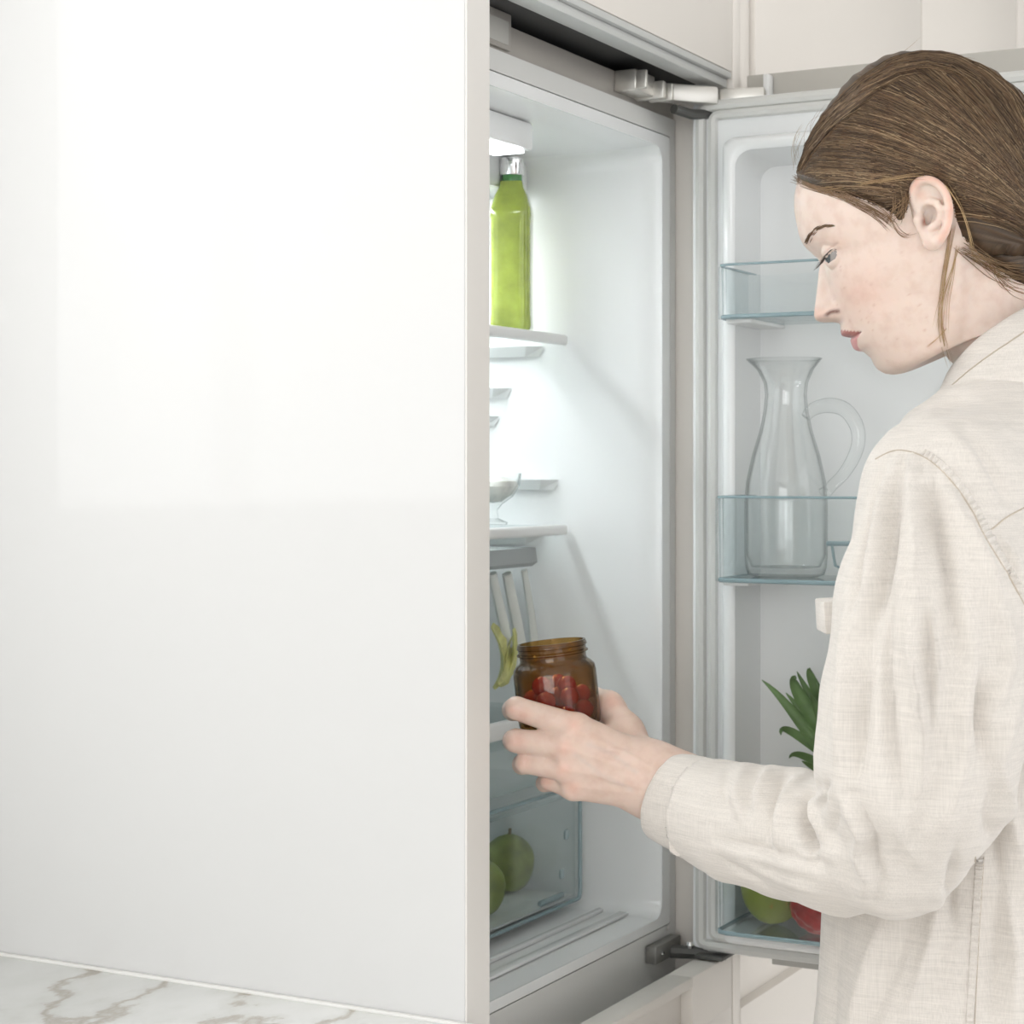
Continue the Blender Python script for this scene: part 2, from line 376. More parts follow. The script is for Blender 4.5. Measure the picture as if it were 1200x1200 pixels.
# grey pull-out tray under the lower shelf
b = MB(); y0, y1 = .172, .40; z0, z1 = 1.216, 1.2345
prof = lambda x: [(x, y0, z0 + .004), (x, y0 + .006, z0), (x, y1, z0), (x, y1, z1), (x, y0 + .002, z1)]
b.rings([prof(.11), prof(.445)], True, True, True)
b.rings([prof(.445), [(.462, y0 + .012, 1.2245), (.462, y0 + .016, 1.223), (.462, y1, 1.223), (.462, y1, 1.232), (.462, y0 + .012, 1.232)]], True, False, True)
b.build('pull_out_tray', clear_mat('smoky_grey_plastic', (.62, .64, .64), (.42, .45, .46), .4, .1, 1.4, .55), fr, angle=25)
# crisper drawer
cx0, cx1, cy, cz0, cz1 = .10, .474, .141, .8895, 1.0
def open_box(mb, x0, x1, y0, y1, z0, z1, t, flare=0):
    o = lambda i, z, f=0: [(x0 + i - f, y0 + i - f, z), (x1 - i + f, y0 + i - f, z), (x1 - i + f, y1 - i + f, z), (x0 + i - f, y1 - i + f, z)]
    mb.rings([o(0, z0), o(0, z1, flare), o(t, z1, flare), o(t, z0 + t)], True, True, True); return mb
cr = open_box(MB(), cx0, cx1, cy, .43, cz0, cz1, .0025).build('crisper_drawer', M['clear'], fr, smooth=False)
b = MB(); rr = rrect(cx0 - .001, cx1 + .001, cz0 - .001, cz1, .006, 4)
b.tube([(x, cy - .001, z) for x, z in rr] + [(rr[0][0], cy - .001, rr[0][1])], .0019, 6); b.build('front_rim', M['clearedge'], cr)
b = MB(); b.box(cx0, cx1, cy - .010, cy + .001, cz1 - .006, cz1 + .003, .003); b.build('grip_lip', M['clear'], cr)
for x, z in ((.455, .955), (.445, .918)): MB().box(x - .004, x + .004, cy + .0025, cy + .006, z - .006, z + .004, .002).build('guide_clip', M['clearedge'], cr)
MB().box(.40, .45, cy + .003, cy + .008, .8935, .899, .002).build('guide_clip', M['clearedge'], cr)
MB().box(cx0 + .01, cx1 - .004, cy + .004, .425, cz0 + .001, cz0 + .003).build('drawer_mat', M['trim'], cr, smooth=False)
MB().box(.095, .478, .150, .44, 1.008, 1.052, .004).build('drawer_cover', clear_mat('frosted_cover', (.965, .985, .98), (.84, .91, .915), .4, .15, 1.4, .12), fr)

# ------------------------------------------------------------------ the door, swung open a quarter turn
dY1, dY0 = .030, -.478                                   # hinge edge, free edge
dz0, dz1 = .8455, 1.6675
def P(o, x): return [Vector((x, y, z)) for y, z in o]
yz = lambda y0, y1, z0, z1, r: rrect(y0, y1, z0, z1, r)
ribI = yz(-.452, -.0245, .872, 1.612, .016); ribO = yz(-.465, -.0115, .862, 1.624, .010)
base = yz(-.470, -.006, .858, 1.630, .008); edge = yz(dY0, dY1, dz0, dz1, .006)
back = yz(-.440, -.0275, .878, 1.604, .016)
b = MB()
b.rings([P(back, .531), P(back, .529), P(ribI, .476), P(ribI, .472), P(yz(-.456, -.0205, .868, 1.616, .014), .469), P(yz(-.461, -.0155, .865, 1.621, .012), .4695), P(ribO, .473), P(base, .500), P(edge, .500), P(edge, .527)], True, True, False)
b.rings([P(edge, .527), P(yz(dY0, -.003, dz0, dz1, .004), .527), P(yz(dY0, -.003, dz0, dz1, .004), .549)], True, False, True)
door = b.build('door', M['liner'], fr, angle=40)
b = MB()                                                 # rubber seal in two bellows
for cyo, cw in ((.0215, .0055), (.009, .005)):
    i = cyo; o = yz(dY0 + (dY1 - i), i, dz0 + (dY1 - i) * .72, dz1 - (dY1 - i) * .72, .006)
    b.tube([(.499, y, z) for y, z in o] + [(.499, o[0][0], o[0][1])], cw, 8, False)
b.build('door_gasket', M['gasket'], door)
b = MB(); b.box(.5495, .567, -.500, -.006, .832, 1.6985, .001); b.build('decor_panel', M['panelback'], door)
b = MB(); b.box(.536, .549, -.034, -.028, 1.668, 1.6955, .001); b.build('mounting_clip', M['trim'], door)
b = MB(); b.box(.515, .549, -.40, -.045, .836, .8445, .001); b.build('bottom_rail', M['sidegrey'], door)
# door bins
def door_bin(z0, z1, xf, y0=-.446, y1=-.026, rib=True):
    mb = MB(); t = .0028; r = .012
    o = lambda f, z, i: [(xf + i - f, y1 - r - i, z), (xf + r * .3 + i - f, y1 - r * .3 - i, z), (xf + r + i, y1 - i, z), (.527, y1 - i, z), (.527, y0 + i, z), (xf + r + i, y0 + i, z), (xf + r * .3 + i - f, y0 + r * .3 + i, z), (xf + i - f, y0 + r + i, z)]
    mb.rings([o(0, z0, 0), o(.004, z1, 0), o(.004, z1, t), o(0, z0 + t, t)], True, True, True)
    bo = mb.build('door_bin', M['clear'], door, smooth=False)
    b2 = MB()
    for z, rad, f in ((z0 + .0015, .0021, 0), (z1, .0012, .004)):
        pts = o(f, z, 0); pts = [pts[3], pts[2], pts[1], pts[0], pts[7], pts[6], pts[5], pts[4]]
        b2.tube([Vector(p) for p in pts], rad, 6)
    b2.build('bin_edge', M['clearedge'], bo)
    b2 = MB(); b2.box(xf + .008, xf + .016, y1 + .0002, y1 + .003, z0, z1, .001); b2.build('side_grip', M['clear'], bo)
    b2 = MB(); b2.box(xf + .01, .525, -.055, -.030, z0 - .004, z0 - .0005, .001); b2.build('bin_foot', M['trim'], bo)
    return bo
B1, B2, B3 = 1.450, 1.2075, .8835
door_bin(B1, 1.499, .425); bb = door_bin(B2, 1.2855, .418); door_bin(B3, .965, .418)
b = MB(); q = lambda px, py: tuple(on(0, .424, px, py))   # clip-on bottle holder in the middle bin
b.tube([q(969, 637), q(990, 637), q(1010, 637)], .0022, 8); b.tube([q(975, 639), q(977, 652), q(979, 663), q(984, 665), q(1006, 665), q(1009, 639)], .0013, 6)
b.build('bottle_holder', M['clearedge'], bb)
# hinges
def hinge(parts, name):
    h = MB()
    for x0, x1, y0, y1, z0, z1 in parts: h.box(x0, x1, y0, y1, z0, z1, .0015)
    return h
hg = hinge([(.3878, .432, .040, .062, 1.6615, 1.681)], 'h').build('top_hinge', M['steel'], fr)
for q in ((.3885, .3935, .030, .041, 1.6625, 1.6795), (.4275, .4345, .030, .0595, 1.6595, 1.676), (.4385, .4445, .026, .05, 1.659, 1.675)): MB().box(*q, .001).build('hinge_bracket', M['steel'], hg)
rot = Matrix.Translation(Vector((.487, .013, 1.670))) @ Matrix.Rotation(math.radians(-42), 4, 'Z')
b = MB(); b.box(-.050, .012, -.007, .007, -.0085, .0085, .0025, M=rot)
b.build('hinge_arm', M['steel'], hg)
rot = Matrix.Translation(Vector((.512, -.012, 1.670))) @ Matrix.Rotation(math.radians(-75), 4, 'Z')
b = MB(); b.box(-.018, .026, -.007, .007, -.0085, .0085, .0025, M=rot); b.build('hinge_arm', M['steel'], hg)
b = MB(); b.tube([(.462, .034, 1.655), (.485, .026, 1.653), (.505, .012, 1.655)], .005, 8); b.build('hinge_link', M['dark'], hg)
hb = hinge([(.452, .512, .048, .0595, .838, .855)], 'h').build('bottom_hinge', M['plate'], fr)
b = MB(); b.tube([(.49, .05, .843), (.502, .025, .842), (.51, .0, .842)], .0065, 8); b.box(.488, .527, -.005, .024, .8395, .8435, .001); b.build('hinge_arm', M['dark'], hb)
b = MB(); b.lathe([(0, 0), (.004, .001), (.005, .004), (.003, .007), (0, .008)], 12, Matrix.Translation(Vector((.497, .032, .846)))); b.build('hinge_pin', M['chrome'], hb)
for x, z in ((.466, .846), (.502, .862), (.502, .850)): MB().lathe([(0, 0), (.0022, .0), (.0022, .0015), (0, .002)], 10, Matrix.Translation(Vector((x, .0478 if z < .85 else .0598, z))) @ Matrix.Rotation(math.pi / 2, 4, 'X')).build('screw', M['chrome'], hb)
# ================================================================== things in the fridge
def bez(p, n=12):
    p = [np.array(q, float) for q in p]; out = []
    for i in range(n + 1):
        t = i / n; q = p
        while len(q) > 1: q = [q[k] * (1 - t) + q[k + 1] * t for k in range(len(q) - 1)]
        out.append(q[0])
    return out
def catmull_pts(K, n):
    K = np.array(K, float); out = []
    for v_ in np.linspace(0, len(K) - 1, n):
        i = min(int(v_), len(K) - 2); f = v_ - i; p0, p1, p2, p3 = K[max(0, i - 1)], K[i], K[i + 1], K[min(len(K) - 1, i + 2)]
        out.append(.5 * (2 * p1 + (p2 - p0) * f + (2 * p0 - 5 * p1 + 4 * p2 - p3) * f ** 2 + (3 * p1 - p0 - 3 * p2 + p3) * f ** 3))
    return out
# green bottle
c = on(1, .19, 600, 383); bx, by = c[0], .19
e = empty('juice_bottle', (bx, by, S1)); tag(e, 'slim bottle of green juice with silver cap on the top glass shelf', 'bottle')
def sq(a, z, k=5.0):
    return (abs(math.cos(a)) ** k + abs(math.sin(a)) ** k) ** (-1 / k)
gm = mat('green_juice', (.38, .47, .07), .12, spec=.6, coat=1, coat_rough=.03, vary=.18, vscale=40, bump=.25, bscale=90)
gm.node_tree.nodes['Principled BSDF'].inputs['Transmission Weight'].default_value = .2
T = Matrix.Translation(Vector((bx, by, S1 + .0006))) @ Matrix.Rotation(math.radians(20), 4, 'Z')
k = .0202
MB().lathe([(k * .9, 0), (k, .004), (k, .012), (k * .975, .016), (k * .975, .108), (k, .112), (k * .98, .119), (k * .8, .132), (k * .6, .140), (k * .55, .146)], 40, T, sq).build('bottle_body', gm, e, angle=50)
nk = mat('dark_green_glass', (.06, .25, .06), .1, coat=1)
MB().lathe([(.0098, .1455), (.0102, .147), (.0102, .152), (.0095, .153)], 28, T).build('bottle_neck', nk, e)
MB().lathe([(.0112, .1525), (.0118, .1535), (.0118, .1685), (.0108, .1695), (0.004, .1697)], 36, T, lambda a, z: 1 + .008 * math.cos(24 * a)).build('screw_cap', M['chrome'], e)
# glass bowl and jar on the lower shelf
c = on(1, .205, 577, 612)
e = empty('glass_bowl', (c[0], .205, S2)); tag(e, 'small footed glass bowl on the lower glass shelf', 'bowl')
T = Matrix.Translation(Vector((c[0], .205, S2 + .0008)))
MB().lathe([(.014, 0), (.015, .002), (.006, .006), (.005, .014), (.010, .020), (.020, .027), (.0265, .038), (.0285, .050), (.0275, .050), (.0255, .039), (.019, .029), (.009, .022), (.0, .021)], 36, T).build('bowl', M['glass'], e)
MB().lathe([(.0, .0215), (.010, .0225), (.019, .0295), (.0245, .037), (.023, .042), (.012, .046), (0, .047)], 28, T, lambda a, z: 1 + .06 * math.sin(5 * a)).build('bowl_filling', mat('pale_grains', (.72, .71, .67), .5, bump=1, bscale=140, vary=.2, vscale=60), e)
c = on(1, .235, 613, 612)
e = empty('lidded_jar', (c[0], .235, S2)); tag(e, 'round milky glass jar behind the footed bowl', 'jar')
T = Matrix.Translation(Vector((c[0], .235, S2 + .0008)))
MB().lathe([(.012, 0), (.018, .002), (.021, .009), (.021, .016), (.0185, .023), (.014, .0265)], 32, T).build('jar_body', mat('milky_glass', (.74, .77, .77), .2, coat=.5), e)
MB().lathe([(.0145, .0262), (.0150, .0275), (.0150, .031), (.013, .032), (.003, .0325)], 32, T).build('lid', M['trim'], e)
# pak choi leaning under the lower shelf
c0 = on(1, .20, 600, 790)
e = empty('pak_choi', (c0[0], .20, S3)); tag(e, 'pak choi with white stalks and yellow-green leaves below the lower shelf', 'vegetable')
st = mat('white_stalk', (.78, .80, .76), .35, vary=.05, vscale=20, bump=.1, bscale=60)
for (ax, ay), (cx, cy), ra, rb in (((577, 672), (596, 765), .0052, .007), ((594, 672), (612, 775), .006, .0078), ((614, 668), (627, 780), .004, .006)):
    pts = [on(1, .195, ax, ay), on(1, .195, ax + 6, ay + 35), on(1, .192, (ax + cx) / 2 + 6, (ay + cy) / 2 + 10), on(1, .19, cx, cy + 10)]
    pts = bez(pts, 10); MB().tube(pts, [ra + (rb - ra) * i / 10 for i in range(11)], 12, flat=.75).build('stalk', st, e)
lf = mat('yellow_green_leaf', (.60, .60, .25), .45, vary=.3, vscale=60, bump=.4, bscale=80)
def blade(mb, pts, wid, nrm, cup=.25, n=3, thick=.0006):
    """leaf blade along pts, half width wid(t), cupped; closed thin solid"""
    pts = [Vector(p) for p in pts]; N = len(pts); top = []; bot = []
    for i, p in enumerate(pts):
        t = (pts[min(N - 1, i + 1)] - pts[max(0, i - 1)]).normalized(); s_ = t.cross(Vector(nrm)).normalized(); q = s_.cross(t)
        wv = wid(i / (N - 1)); row = []
        for j in range(-n, n + 1):
            f = j / n; row.append(p + s_ * (f * wv) + q * (cup * wv * f * f))
        top.append([r + q * thick for r in row]); bot.append([r - q * thick for r in row[::-1]])
    return mb.rings([a + b_ for a, b_ in zip(top, bot)], True, True, True)
for pth, wd in (([(601, 738), (604, 765), (596, 795), (585, 803)], .007), ([(576, 735), (592, 760), (590, 790), (578, 806)], .009), ([(583, 800), (596, 785), (590, 760), (604, 742)], .005)):
    pts = bez([on(1, .178 + .004 * i, *q) for i, q in enumerate(pth)], 10)
    blade(MB(), pts, lambda t: wd * (.25 + math.sin(math.pi * min(1, t * .9 + .08))) * (1 + .15 * math.sin(t * 25)), (0.3, -1, 0.1), .4).build('leaf', lf, e)
# green guavas in the crisper
gu = mat('green_guava_skin', (.22, .27, .05), .45, vary=.35, vscale=45, bump=.5, bscale=120)
def guava(px, py, Y, r, label):
    c = on(1, Y, px, py); e = empty('guava', (c[0], Y, cz0 + .003)); tag(e, label, 'fruit', 'green guavas in the crisper drawer')
    T = Matrix.Translation(Vector((c[0], Y, cz0 + .0035)))
    prof = [(0, 0)] + [(r * math.sin(a) * (1 + .04 * math.cos(a * 3)), r * 1.12 * (1 - math.cos(a))) for a in [math.pi * i / 16 for i in range(1, 16)]] + [(.003, r * 2.235), (0, r * 2.22)]
    MB().lathe(prof, 28, T, lambda a, z: 1 + .025 * math.sin(3 * a + z * 40) + .012 * math.sin(7 * a)).build('flesh', gu, e)
    MB().tube([T @ Vector((0, 0, r * 2.2)), T @ Vector((.001, 0, r * 2.3)), T @ Vector((.003, .001, r * 2.42))], [.0022, .0015, .0018], 7).build('stem', mat('brown_stem', (.16, .11, .05), .7, vary=.2), e)
guava(597, 1010, .205, .0255, 'dark green round guava inside the clear crisper drawer, the back one')
guava(564, 1045, .178, .0235, 'lighter green guava inside the clear crisper drawer, right behind its front')
# glass carafe in the middle door bin
cc = on(0, .475, 921, 672); cy_ = cc[1]; zc0 = B2 + .0034
e = empty('glass_carafe', (.475, cy_, zc0)); tag(e, 'clear glass carafe with curved handle standing in the middle door bin', 'carafe')
def spout(a, z):
    f = max(0, math.cos(a - math.pi / 2)) ** 10; return 1 + (.16 * f if z > .185 else 0) * (z - .185) / .019
pr = [(.030, 0), (.0355, .002), (.0375, .008), (.0385, .02), (.0385, .07), (.037, .088), (.0315, .113), (.0245, .136), (.0205, .155), (.0192, .170), (.0205, .181), (.0255, .193), (.0335, .2035)]
wall = .0017
prof = pr + [(r - wall if i else r - .001, z + (.0 if i else 0)) for i, (r, z) in enumerate(pr[::-1])][:-3] + [(.032, .009), (.0, .0075)]
MB().lathe(prof, 56, Matrix.Translation(Vector((.475, cy_, zc0))), spout).build('carafe_body', M['glass'], e, angle=60)
hp = [on(0, .470, px, py) for px, py in ((944, 489), (954, 479), (972, 475), (990, 480), (1003, 497), (1006, 517), (1000, 537), (988, 556), (975, 569), (968, 578), (963, 572))]
MB().tube(catmull_pts(hp, 44), list(np.interp(np.linspace(0, 10, 44), range(11), [.0045, .0062, .0070, .0070, .0066, .0062, .0060, .0056, .0052, .0046, .003])), 16).build('handle', M['glass'], e)
# pineapple in the bottom bin
pc = on(0, .473, 992, 905); py_ = -.178; zb = B3 + .0034; ph = pc[2] - zb
e = empty('pineapple', (.473, py_, zb)); tag(e, 'whole pineapple with green leafy crown standing in the bottom door bin', 'pineapple')
T = Matrix.Translation(Vector((.473, py_, zb)))
pm = mat('pineapple_rind', (.42, .26, .06), .6, vary=.4, vscale=50, bump=.6, bscale=60)
prof = [(0, 0)] + [(.041 * max(.05, math.sin(math.pi * (.08 + .84 * i / 40))) ** .45, ph * i / 40) for i in range(41)] + [(0, ph + .002)]
MB().lathe(prof, 64, T, lambda a, z: 1 + .035 * max(0, math.sin(8 * a + z * 170)) * max(0, math.sin(8 * a - z * 170 + 1.5))).build('rind', pm, e)
pl = mat('pineapple_leaf', (.12, .20, .075), .4, vary=.35, vscale=35, bump=.3, bscale=150)
L = [([(988, 915), (965, 872), (945, 838), (921, 812)], .0065, .462), ([(1000, 912), (972, 866), (960, 832), (957, 800)], .0065, .452), ([(985, 925), (955, 880), (930, 825), (893, 797)], .0075, .455), ([(990, 915), (962, 862), (935, 815), (925, 800), (930, 790), (933, 795)], .0075, .450), ([(992, 905), (970, 850), (948, 815), (934, 787)], .006, .468),
     ([(1000, 905), (975, 845), (955, 810), (945, 784), (949, 783)], .0075, .462), ([(1005, 905), (985, 850), (972, 820), (966, 793)], .006, .455), ([(975, 905), (945, 870), (925, 850), (913, 850), (915, 861)], .0050, .447),
     ([(972, 915), (948, 885), (930, 878), (925, 888)], .0045, .445), ([(970, 920), (955, 900), (940, 892)], .0045, .447), ([(970, 925), (952, 910), (943, 904), (942, 914)], .004, .445), ([(995, 912), (975, 870), (958, 835), (950, 812)], .008, .446),
     ([(1000, 915), (985, 865), (975, 835), (976, 806)], .008, .446), ([(1010, 905), (1010, 850), (1012, 810), (1020, 785)], .0075, .46)]
for pth, wd, X in L:
    pth = [(pth[0][0] + 32, pth[0][1] + 6)] + pth[1:]; n_ = len(pth); pts = bez([on(0, .473 + (X - .473) * i / (n_ - 1), *q) for i, q in enumerate(pth)], 14)
    blade(MB(), pts, lambda t: wd * (1 - t ** 1.6) ** .8 + .0004, (-1, -.2, .15), .35).build('leaf', pl, e)
for k in range(10):
    a = -1.2 + k * .33 + random.uniform(-.1, .1); ln = random.uniform(.05, .10); sp = random.uniform(.25, .6)
    d = Vector((math.cos(a) * .4 + .02, -abs(math.sin(a)), 0)) ; d.x = min(d.x, .35)
    base_ = Vector((.473, py_ - .006, pc[2] - .008 + .002 * k)); tip = base_ + Vector((d.x * sp * ln * .6, d.y * sp * ln * 1.6, ln))
    pts = bez([base_, base_ + Vector((d.x * .02, d.y * .02, ln * .55)), tip, tip + Vector((d.x * .008, d.y * .012, -.004))], 12)
    blade(MB(), pts, lambda t: .0075 * (1 - t ** 1.6) ** .8 + .0004, (-d.x, -d.y, .2), .35).build('leaf', pl, e)
# mango and red fruit
mg = mat('green_mango_skin', (.19, .235, .045), .45, vary=.2, vscale=30, bump=.2, bscale=150)
nt = mg.node_tree; bs = nt.nodes['Principled BSDF']; src = bs.inputs['Base Color'].links[0].from_socket
n = nt.nodes.new('ShaderNodeTexNoise'); n.inputs['Scale'].default_value = 85; nt.links.new(nt.nodes['Texture Coordinate'].outputs['Object'], n.inputs['Vector'])
rp = nt.nodes.new('ShaderNodeValToRGB'); rp.color_ramp.elements[0].position = .66; rp.color_ramp.elements[1].position = .74
nt.links.new(n.outputs['Fac'], rp.inputs['Fac']); mx = nt.nodes.new('ShaderNodeMix'); mx.data_type = 'RGBA'
nt.links.new(rp.outputs['Color'], mx.inputs[0]); nt.links.new(src, mx.inputs[6]); mx.inputs[7].default_value = (.42, .16, .04, 1); nt.links.new(mx.outputs[2], bs.inputs['Base Color'])
c = on(0, .468, 900, 1080); zb3 = B3 + .0036
e = empty('mango', (.468, c[1], zb3)); tag(e, 'green mango with small brown-red spots in the bottom door bin', 'fruit')
T = Matrix.Translation(Vector((.468, c[1], zb3))) @ Matrix.Rotation(.15, 4, 'X')
r = .0325
MB().lathe([(0, 0)] + [(r * math.sin(a) * (1 - .06 * math.cos(a)), r * 1.16 * (1 - math.cos(a))) for a in [math.pi * i / 18 for i in range(1, 18)]] + [(0, r * 2.32)], 36, T, lambda a, z: 1 + .05 * math.cos(a + .6)).build('flesh', mg, e)
MB().tube([T @ Vector((0, 0, r * 2.3)), T @ Vector((.001, .001, r * 2.42))], .002, 7).build('stem', mat('mango_stem', (.14, .09, .04), .7, vary=.2), e)
rf = mat('red_knobbly_skin', (.33, .018, .018), .35, vary=.4, vscale=55, bump=.3, bscale=90, coat=.2)
c = on(0, .455, 961, 1085)
e = empty('red_fruit', (.455, c[1], zb3)); tag(e, 'red knobbly fruit beside the mango in the bottom door bin', 'fruit')
r = .0255; b = MB(); C0 = Vector((.455, c[1], zb3 + r * 1.02))
bmesh.ops.create_icosphere(b.bm, subdivisions=5, radius=r)
gold = [Vector((math.cos(i * 2.39996) * math.sqrt(1 - (1 - 2 * (i + .5) / 70) ** 2), math.sin(i * 2.39996) * math.sqrt(1 - (1 - 2 * (i + .5) / 70) ** 2), 1 - 2 * (i + .5) / 70)) for i in range(70)]
for v_ in b.bm.verts:
    nn = v_.co.normalized(); m_ = max(nn.dot(g) for g in gold); v_.co = C0 + nn * (r * (1 + .11 * max(0, (m_ - .95) / .05)))
b.build('skin', rf, e)
MB().tube([C0 + Vector((0, 0, r * .97)), C0 + Vector((0, 0, r * 1.15)), C0 + Vector((.002, 0, r * 1.25))], [.004, .003, .0045], 8).build('stem', mat('dry_calyx', (.22, .12, .05), .7, vary=.2), e)
# ================================================================== implicit-surface modelling
def smin(a, b, k):
    h = np.clip(.5 + .5 * (b - a) / k, 0, 1); return b * (1 - h) + a * h - k * h * (1 - h)
class SDF:
    def __init__(s, lo, hi, h):
        s.h = h; s.lo = np.array(lo, np.float32); s.n = np.ceil((np.array(hi) - lo) / h).astype(int) + 1
        s.ax = [(s.lo[i] + h * np.arange(s.n[i])).astype(np.float32) for i in range(3)]
        s.f = np.full(s.n, .06, np.float32)
    def block(s, lo, hi):
        a = np.maximum(0, np.floor((np.array(lo) - s.lo) / s.h).astype(int)); b = np.minimum(s.n, np.ceil((np.array(hi) - s.lo) / s.h).astype(int) + 1)
        sl = tuple(slice(a[i], max(a[i], b[i])) for i in range(3))
        X = s.ax[0][sl[0]][:, None, None]; Y = s.ax[1][sl[1]][None, :, None]; Z = s.ax[2][sl[2]][None, None, :]
        return sl, X, Y, Z
    def put(s, sl, d, k, sub=False):
        s.f[sl] = -smin(-s.f[sl], d, k) if sub else smin(s.f[sl], d, k)
    def cone(s, a, b, ra, rb, k=.006, sub=False, pad=.03):
        a = np.array(a, np.float32); b = np.array(b, np.float32); r = max(ra, rb) + k + pad
        sl, X, Y, Z = s.block(np.minimum(a, b) - r, np.maximum(a, b) + r)
        ba = b - a; L = float(ba @ ba) + 1e-12
        t = np.clip(((X - a[0]) * ba[0] + (Y - a[1]) * ba[1] + (Z - a[2]) * ba[2]) / L, 0, 1)
        d = np.sqrt((X - a[0] - ba[0] * t) ** 2 + (Y - a[1] - ba[1] * t) ** 2 + (Z - a[2] - ba[2] * t) ** 2) - (ra + (rb - ra) * t)
        s.put(sl, d, k, sub)
    def chain(s, pts, rad, k=.006):
        for i in range(len(pts) - 1): s.cone(pts[i], pts[i + 1], rad[i], rad[i + 1], k)
    def ell(s, c, axes, rad, k=.006, sub=False):
        c = np.array(c, np.float32); r = max(rad) + k + .03
        sl, X, Y, Z = s.block(c - r, c + r); q = 0; g = 0
        for a, rr in zip(axes, rad):
            u_ = (X - c[0]) * a[0] + (Y - c[1]) * a[1] + (Z - c[2]) * a[2]; q = q + (u_ / rr) ** 2; g = g + (u_ / rr ** 2) ** 2
        k0 = np.sqrt(q); k1 = np.sqrt(g) + 1e-9
        s.put(sl, (k0 * (k0 - 1) / k1).astype(np.float32), k, sub)
    def mesh(s):
        f = s.f; sg = f < 0; n = f.shape
        cnt = np.zeros(tuple(np.array(n) - 1), np.int8); C8 = [(i, j, k) for i in (0, 1) for j in (0, 1) for k in (0, 1)]
        for i, j, k in C8: cnt += sg[i:n[0] - 1 + i, j:n[1] - 1 + j, k:n[2] - 1 + k]
        act = np.argwhere((cnt > 0) & (cnt < 8)); idx = np.full(cnt.shape, -1, np.int32); idx[tuple(act.T)] = np.arange(len(act))
        val = {c: f[act[:, 0] + c[0], act[:, 1] + c[1], act[:, 2] + c[2]] for c in C8}
        P = np.zeros((len(act), 3)); m = np.zeros(len(act))
        for c in C8:
            for ax in range(3):
                if c[ax]: continue
                c2 = tuple(1 if q == ax else c[q] for q in range(3)); a, b = val[c], val[c2]; w_ = (a < 0) != (b < 0)
                t = np.where(w_, a / np.where(a == b, 1, a - b), 0)
                for q in range(3): P[:, q] += np.where(w_, c[q] + (t if q == ax else 0), 0)
                m += w_
        P = s.lo + (act + P / m[:, None]) * s.h; quads = []
        for ax in range(3):
            A = [slice(None)] * 3; B = [slice(None)] * 3; A[ax] = slice(0, -1); B[ax] = slice(1, None)
            e = np.argwhere(sg[tuple(A)] != sg[tuple(B)]); o1, o2 = [(1, 2), (2, 0), (0, 1)][ax]
            e = e[(e[:, o1] > 0) & (e[:, o2] > 0) & (e[:, o1] < n[o1] - 1) & (e[:, o2] < n[o2] - 1)]
            def cell(d1, d2):
                g = e.copy(); g[:, o1] += d1; g[:, o2] += d2; return idx[tuple(g.T)]
            q = np.stack([cell(-1, -1), cell(0, -1), cell(0, 0), cell(-1, 0)], 1)
            flip = ~sg[tuple(e.T)]; q[flip] = q[flip][:, ::-1]; quads.append(q)
        return P, np.concatenate(quads)
def smooth_mesh(P, Q, it=2, lam=.5):
    for _ in range(it):
        acc = np.zeros_like(P); c = np.zeros(len(P))
        for a, b in ((0, 1), (1, 2), (2, 3), (3, 0)):
            np.add.at(acc, Q[:, a], P[Q[:, b]]); np.add.at(c, Q[:, a], 1); np.add.at(acc, Q[:, b], P[Q[:, a]]); np.add.at(c, Q[:, b], 1)
        P = P + lam * (acc / c[:, None] - P)
    return P
def normals(P, Q):
    fn = np.cross(P[Q[:, 2]] - P[Q[:, 0]], P[Q[:, 3]] - P[Q[:, 1]]); N_ = np.zeros_like(P)
    for a in range(4): np.add.at(N_, Q[:, a], fn)
    return N_ / (np.linalg.norm(N_, axis=1, keepdims=True) + 1e-12)
def np_mesh(name, P, Q, cols=None):
    me = bpy.data.meshes.new(name); me.vertices.add(len(P)); me.vertices.foreach_set('co', np.asarray(P, np.float32).ravel())
    Q = np.asarray(Q, np.int32); me.loops.add(Q.size); me.loops.foreach_set('vertex_index', Q.ravel())
    me.polygons.add(len(Q)); me.polygons.foreach_set('loop_start', np.arange(0, Q.size, Q.shape[1], dtype=np.int32))
    me.update(calc_edges=True); me.validate()
    if cols is not None:
        at_ = me.color_attributes.new('Col', 'FLOAT_COLOR', 'POINT')
        at_.data.foreach_set('color', np.concatenate([cols, np.ones((len(cols), 1))], 1).astype(np.float32).ravel())
    return me
def interp(x, xs, ys): return np.interp(x, xs, ys)
def sstep(x, a, b):
    t = np.clip((x - a) / (b - a), 0, 1); return t * t * (3 - 2 * t)
def dist_poly(px, py, pl):
    """distance in pixels to a polyline and position along it (0..1)"""
    best = np.full(px.shape, 1e9); tt = np.zeros(px.shape); pl = np.array(pl, float); L = np.hypot(*np.diff(pl, axis=0).T); S = np.concatenate([[0], np.cumsum(L)])
    for i in range(len(pl) - 1):
        a, b = pl[i], pl[i + 1]; d = b - a; t = np.clip(((px - a[0]) * d[0] + (py - a[1]) * d[1]) / (d @ d), 0, 1)
        q = np.hypot(px - a[0] - d[0] * t, py - a[1] - d[1] * t); m = q < best
        best = np.where(m, q, best); tt = np.where(m, (S[i] + t * L[i]) / S[-1], tt)
    return best, tt
def inside(px, py, poly):
    c = np.zeros(px.shape, bool); n = len(poly)
    for i in range(n):
        (x0, y0), (x1, y1) = poly[i], poly[i - 1]
        c ^= ((y0 > py) != (y1 > py)) & (px < (x1 - x0) * (py - y0) / ((y1 - y0) if y1 != y0 else 1e-9) + x0)
    return c
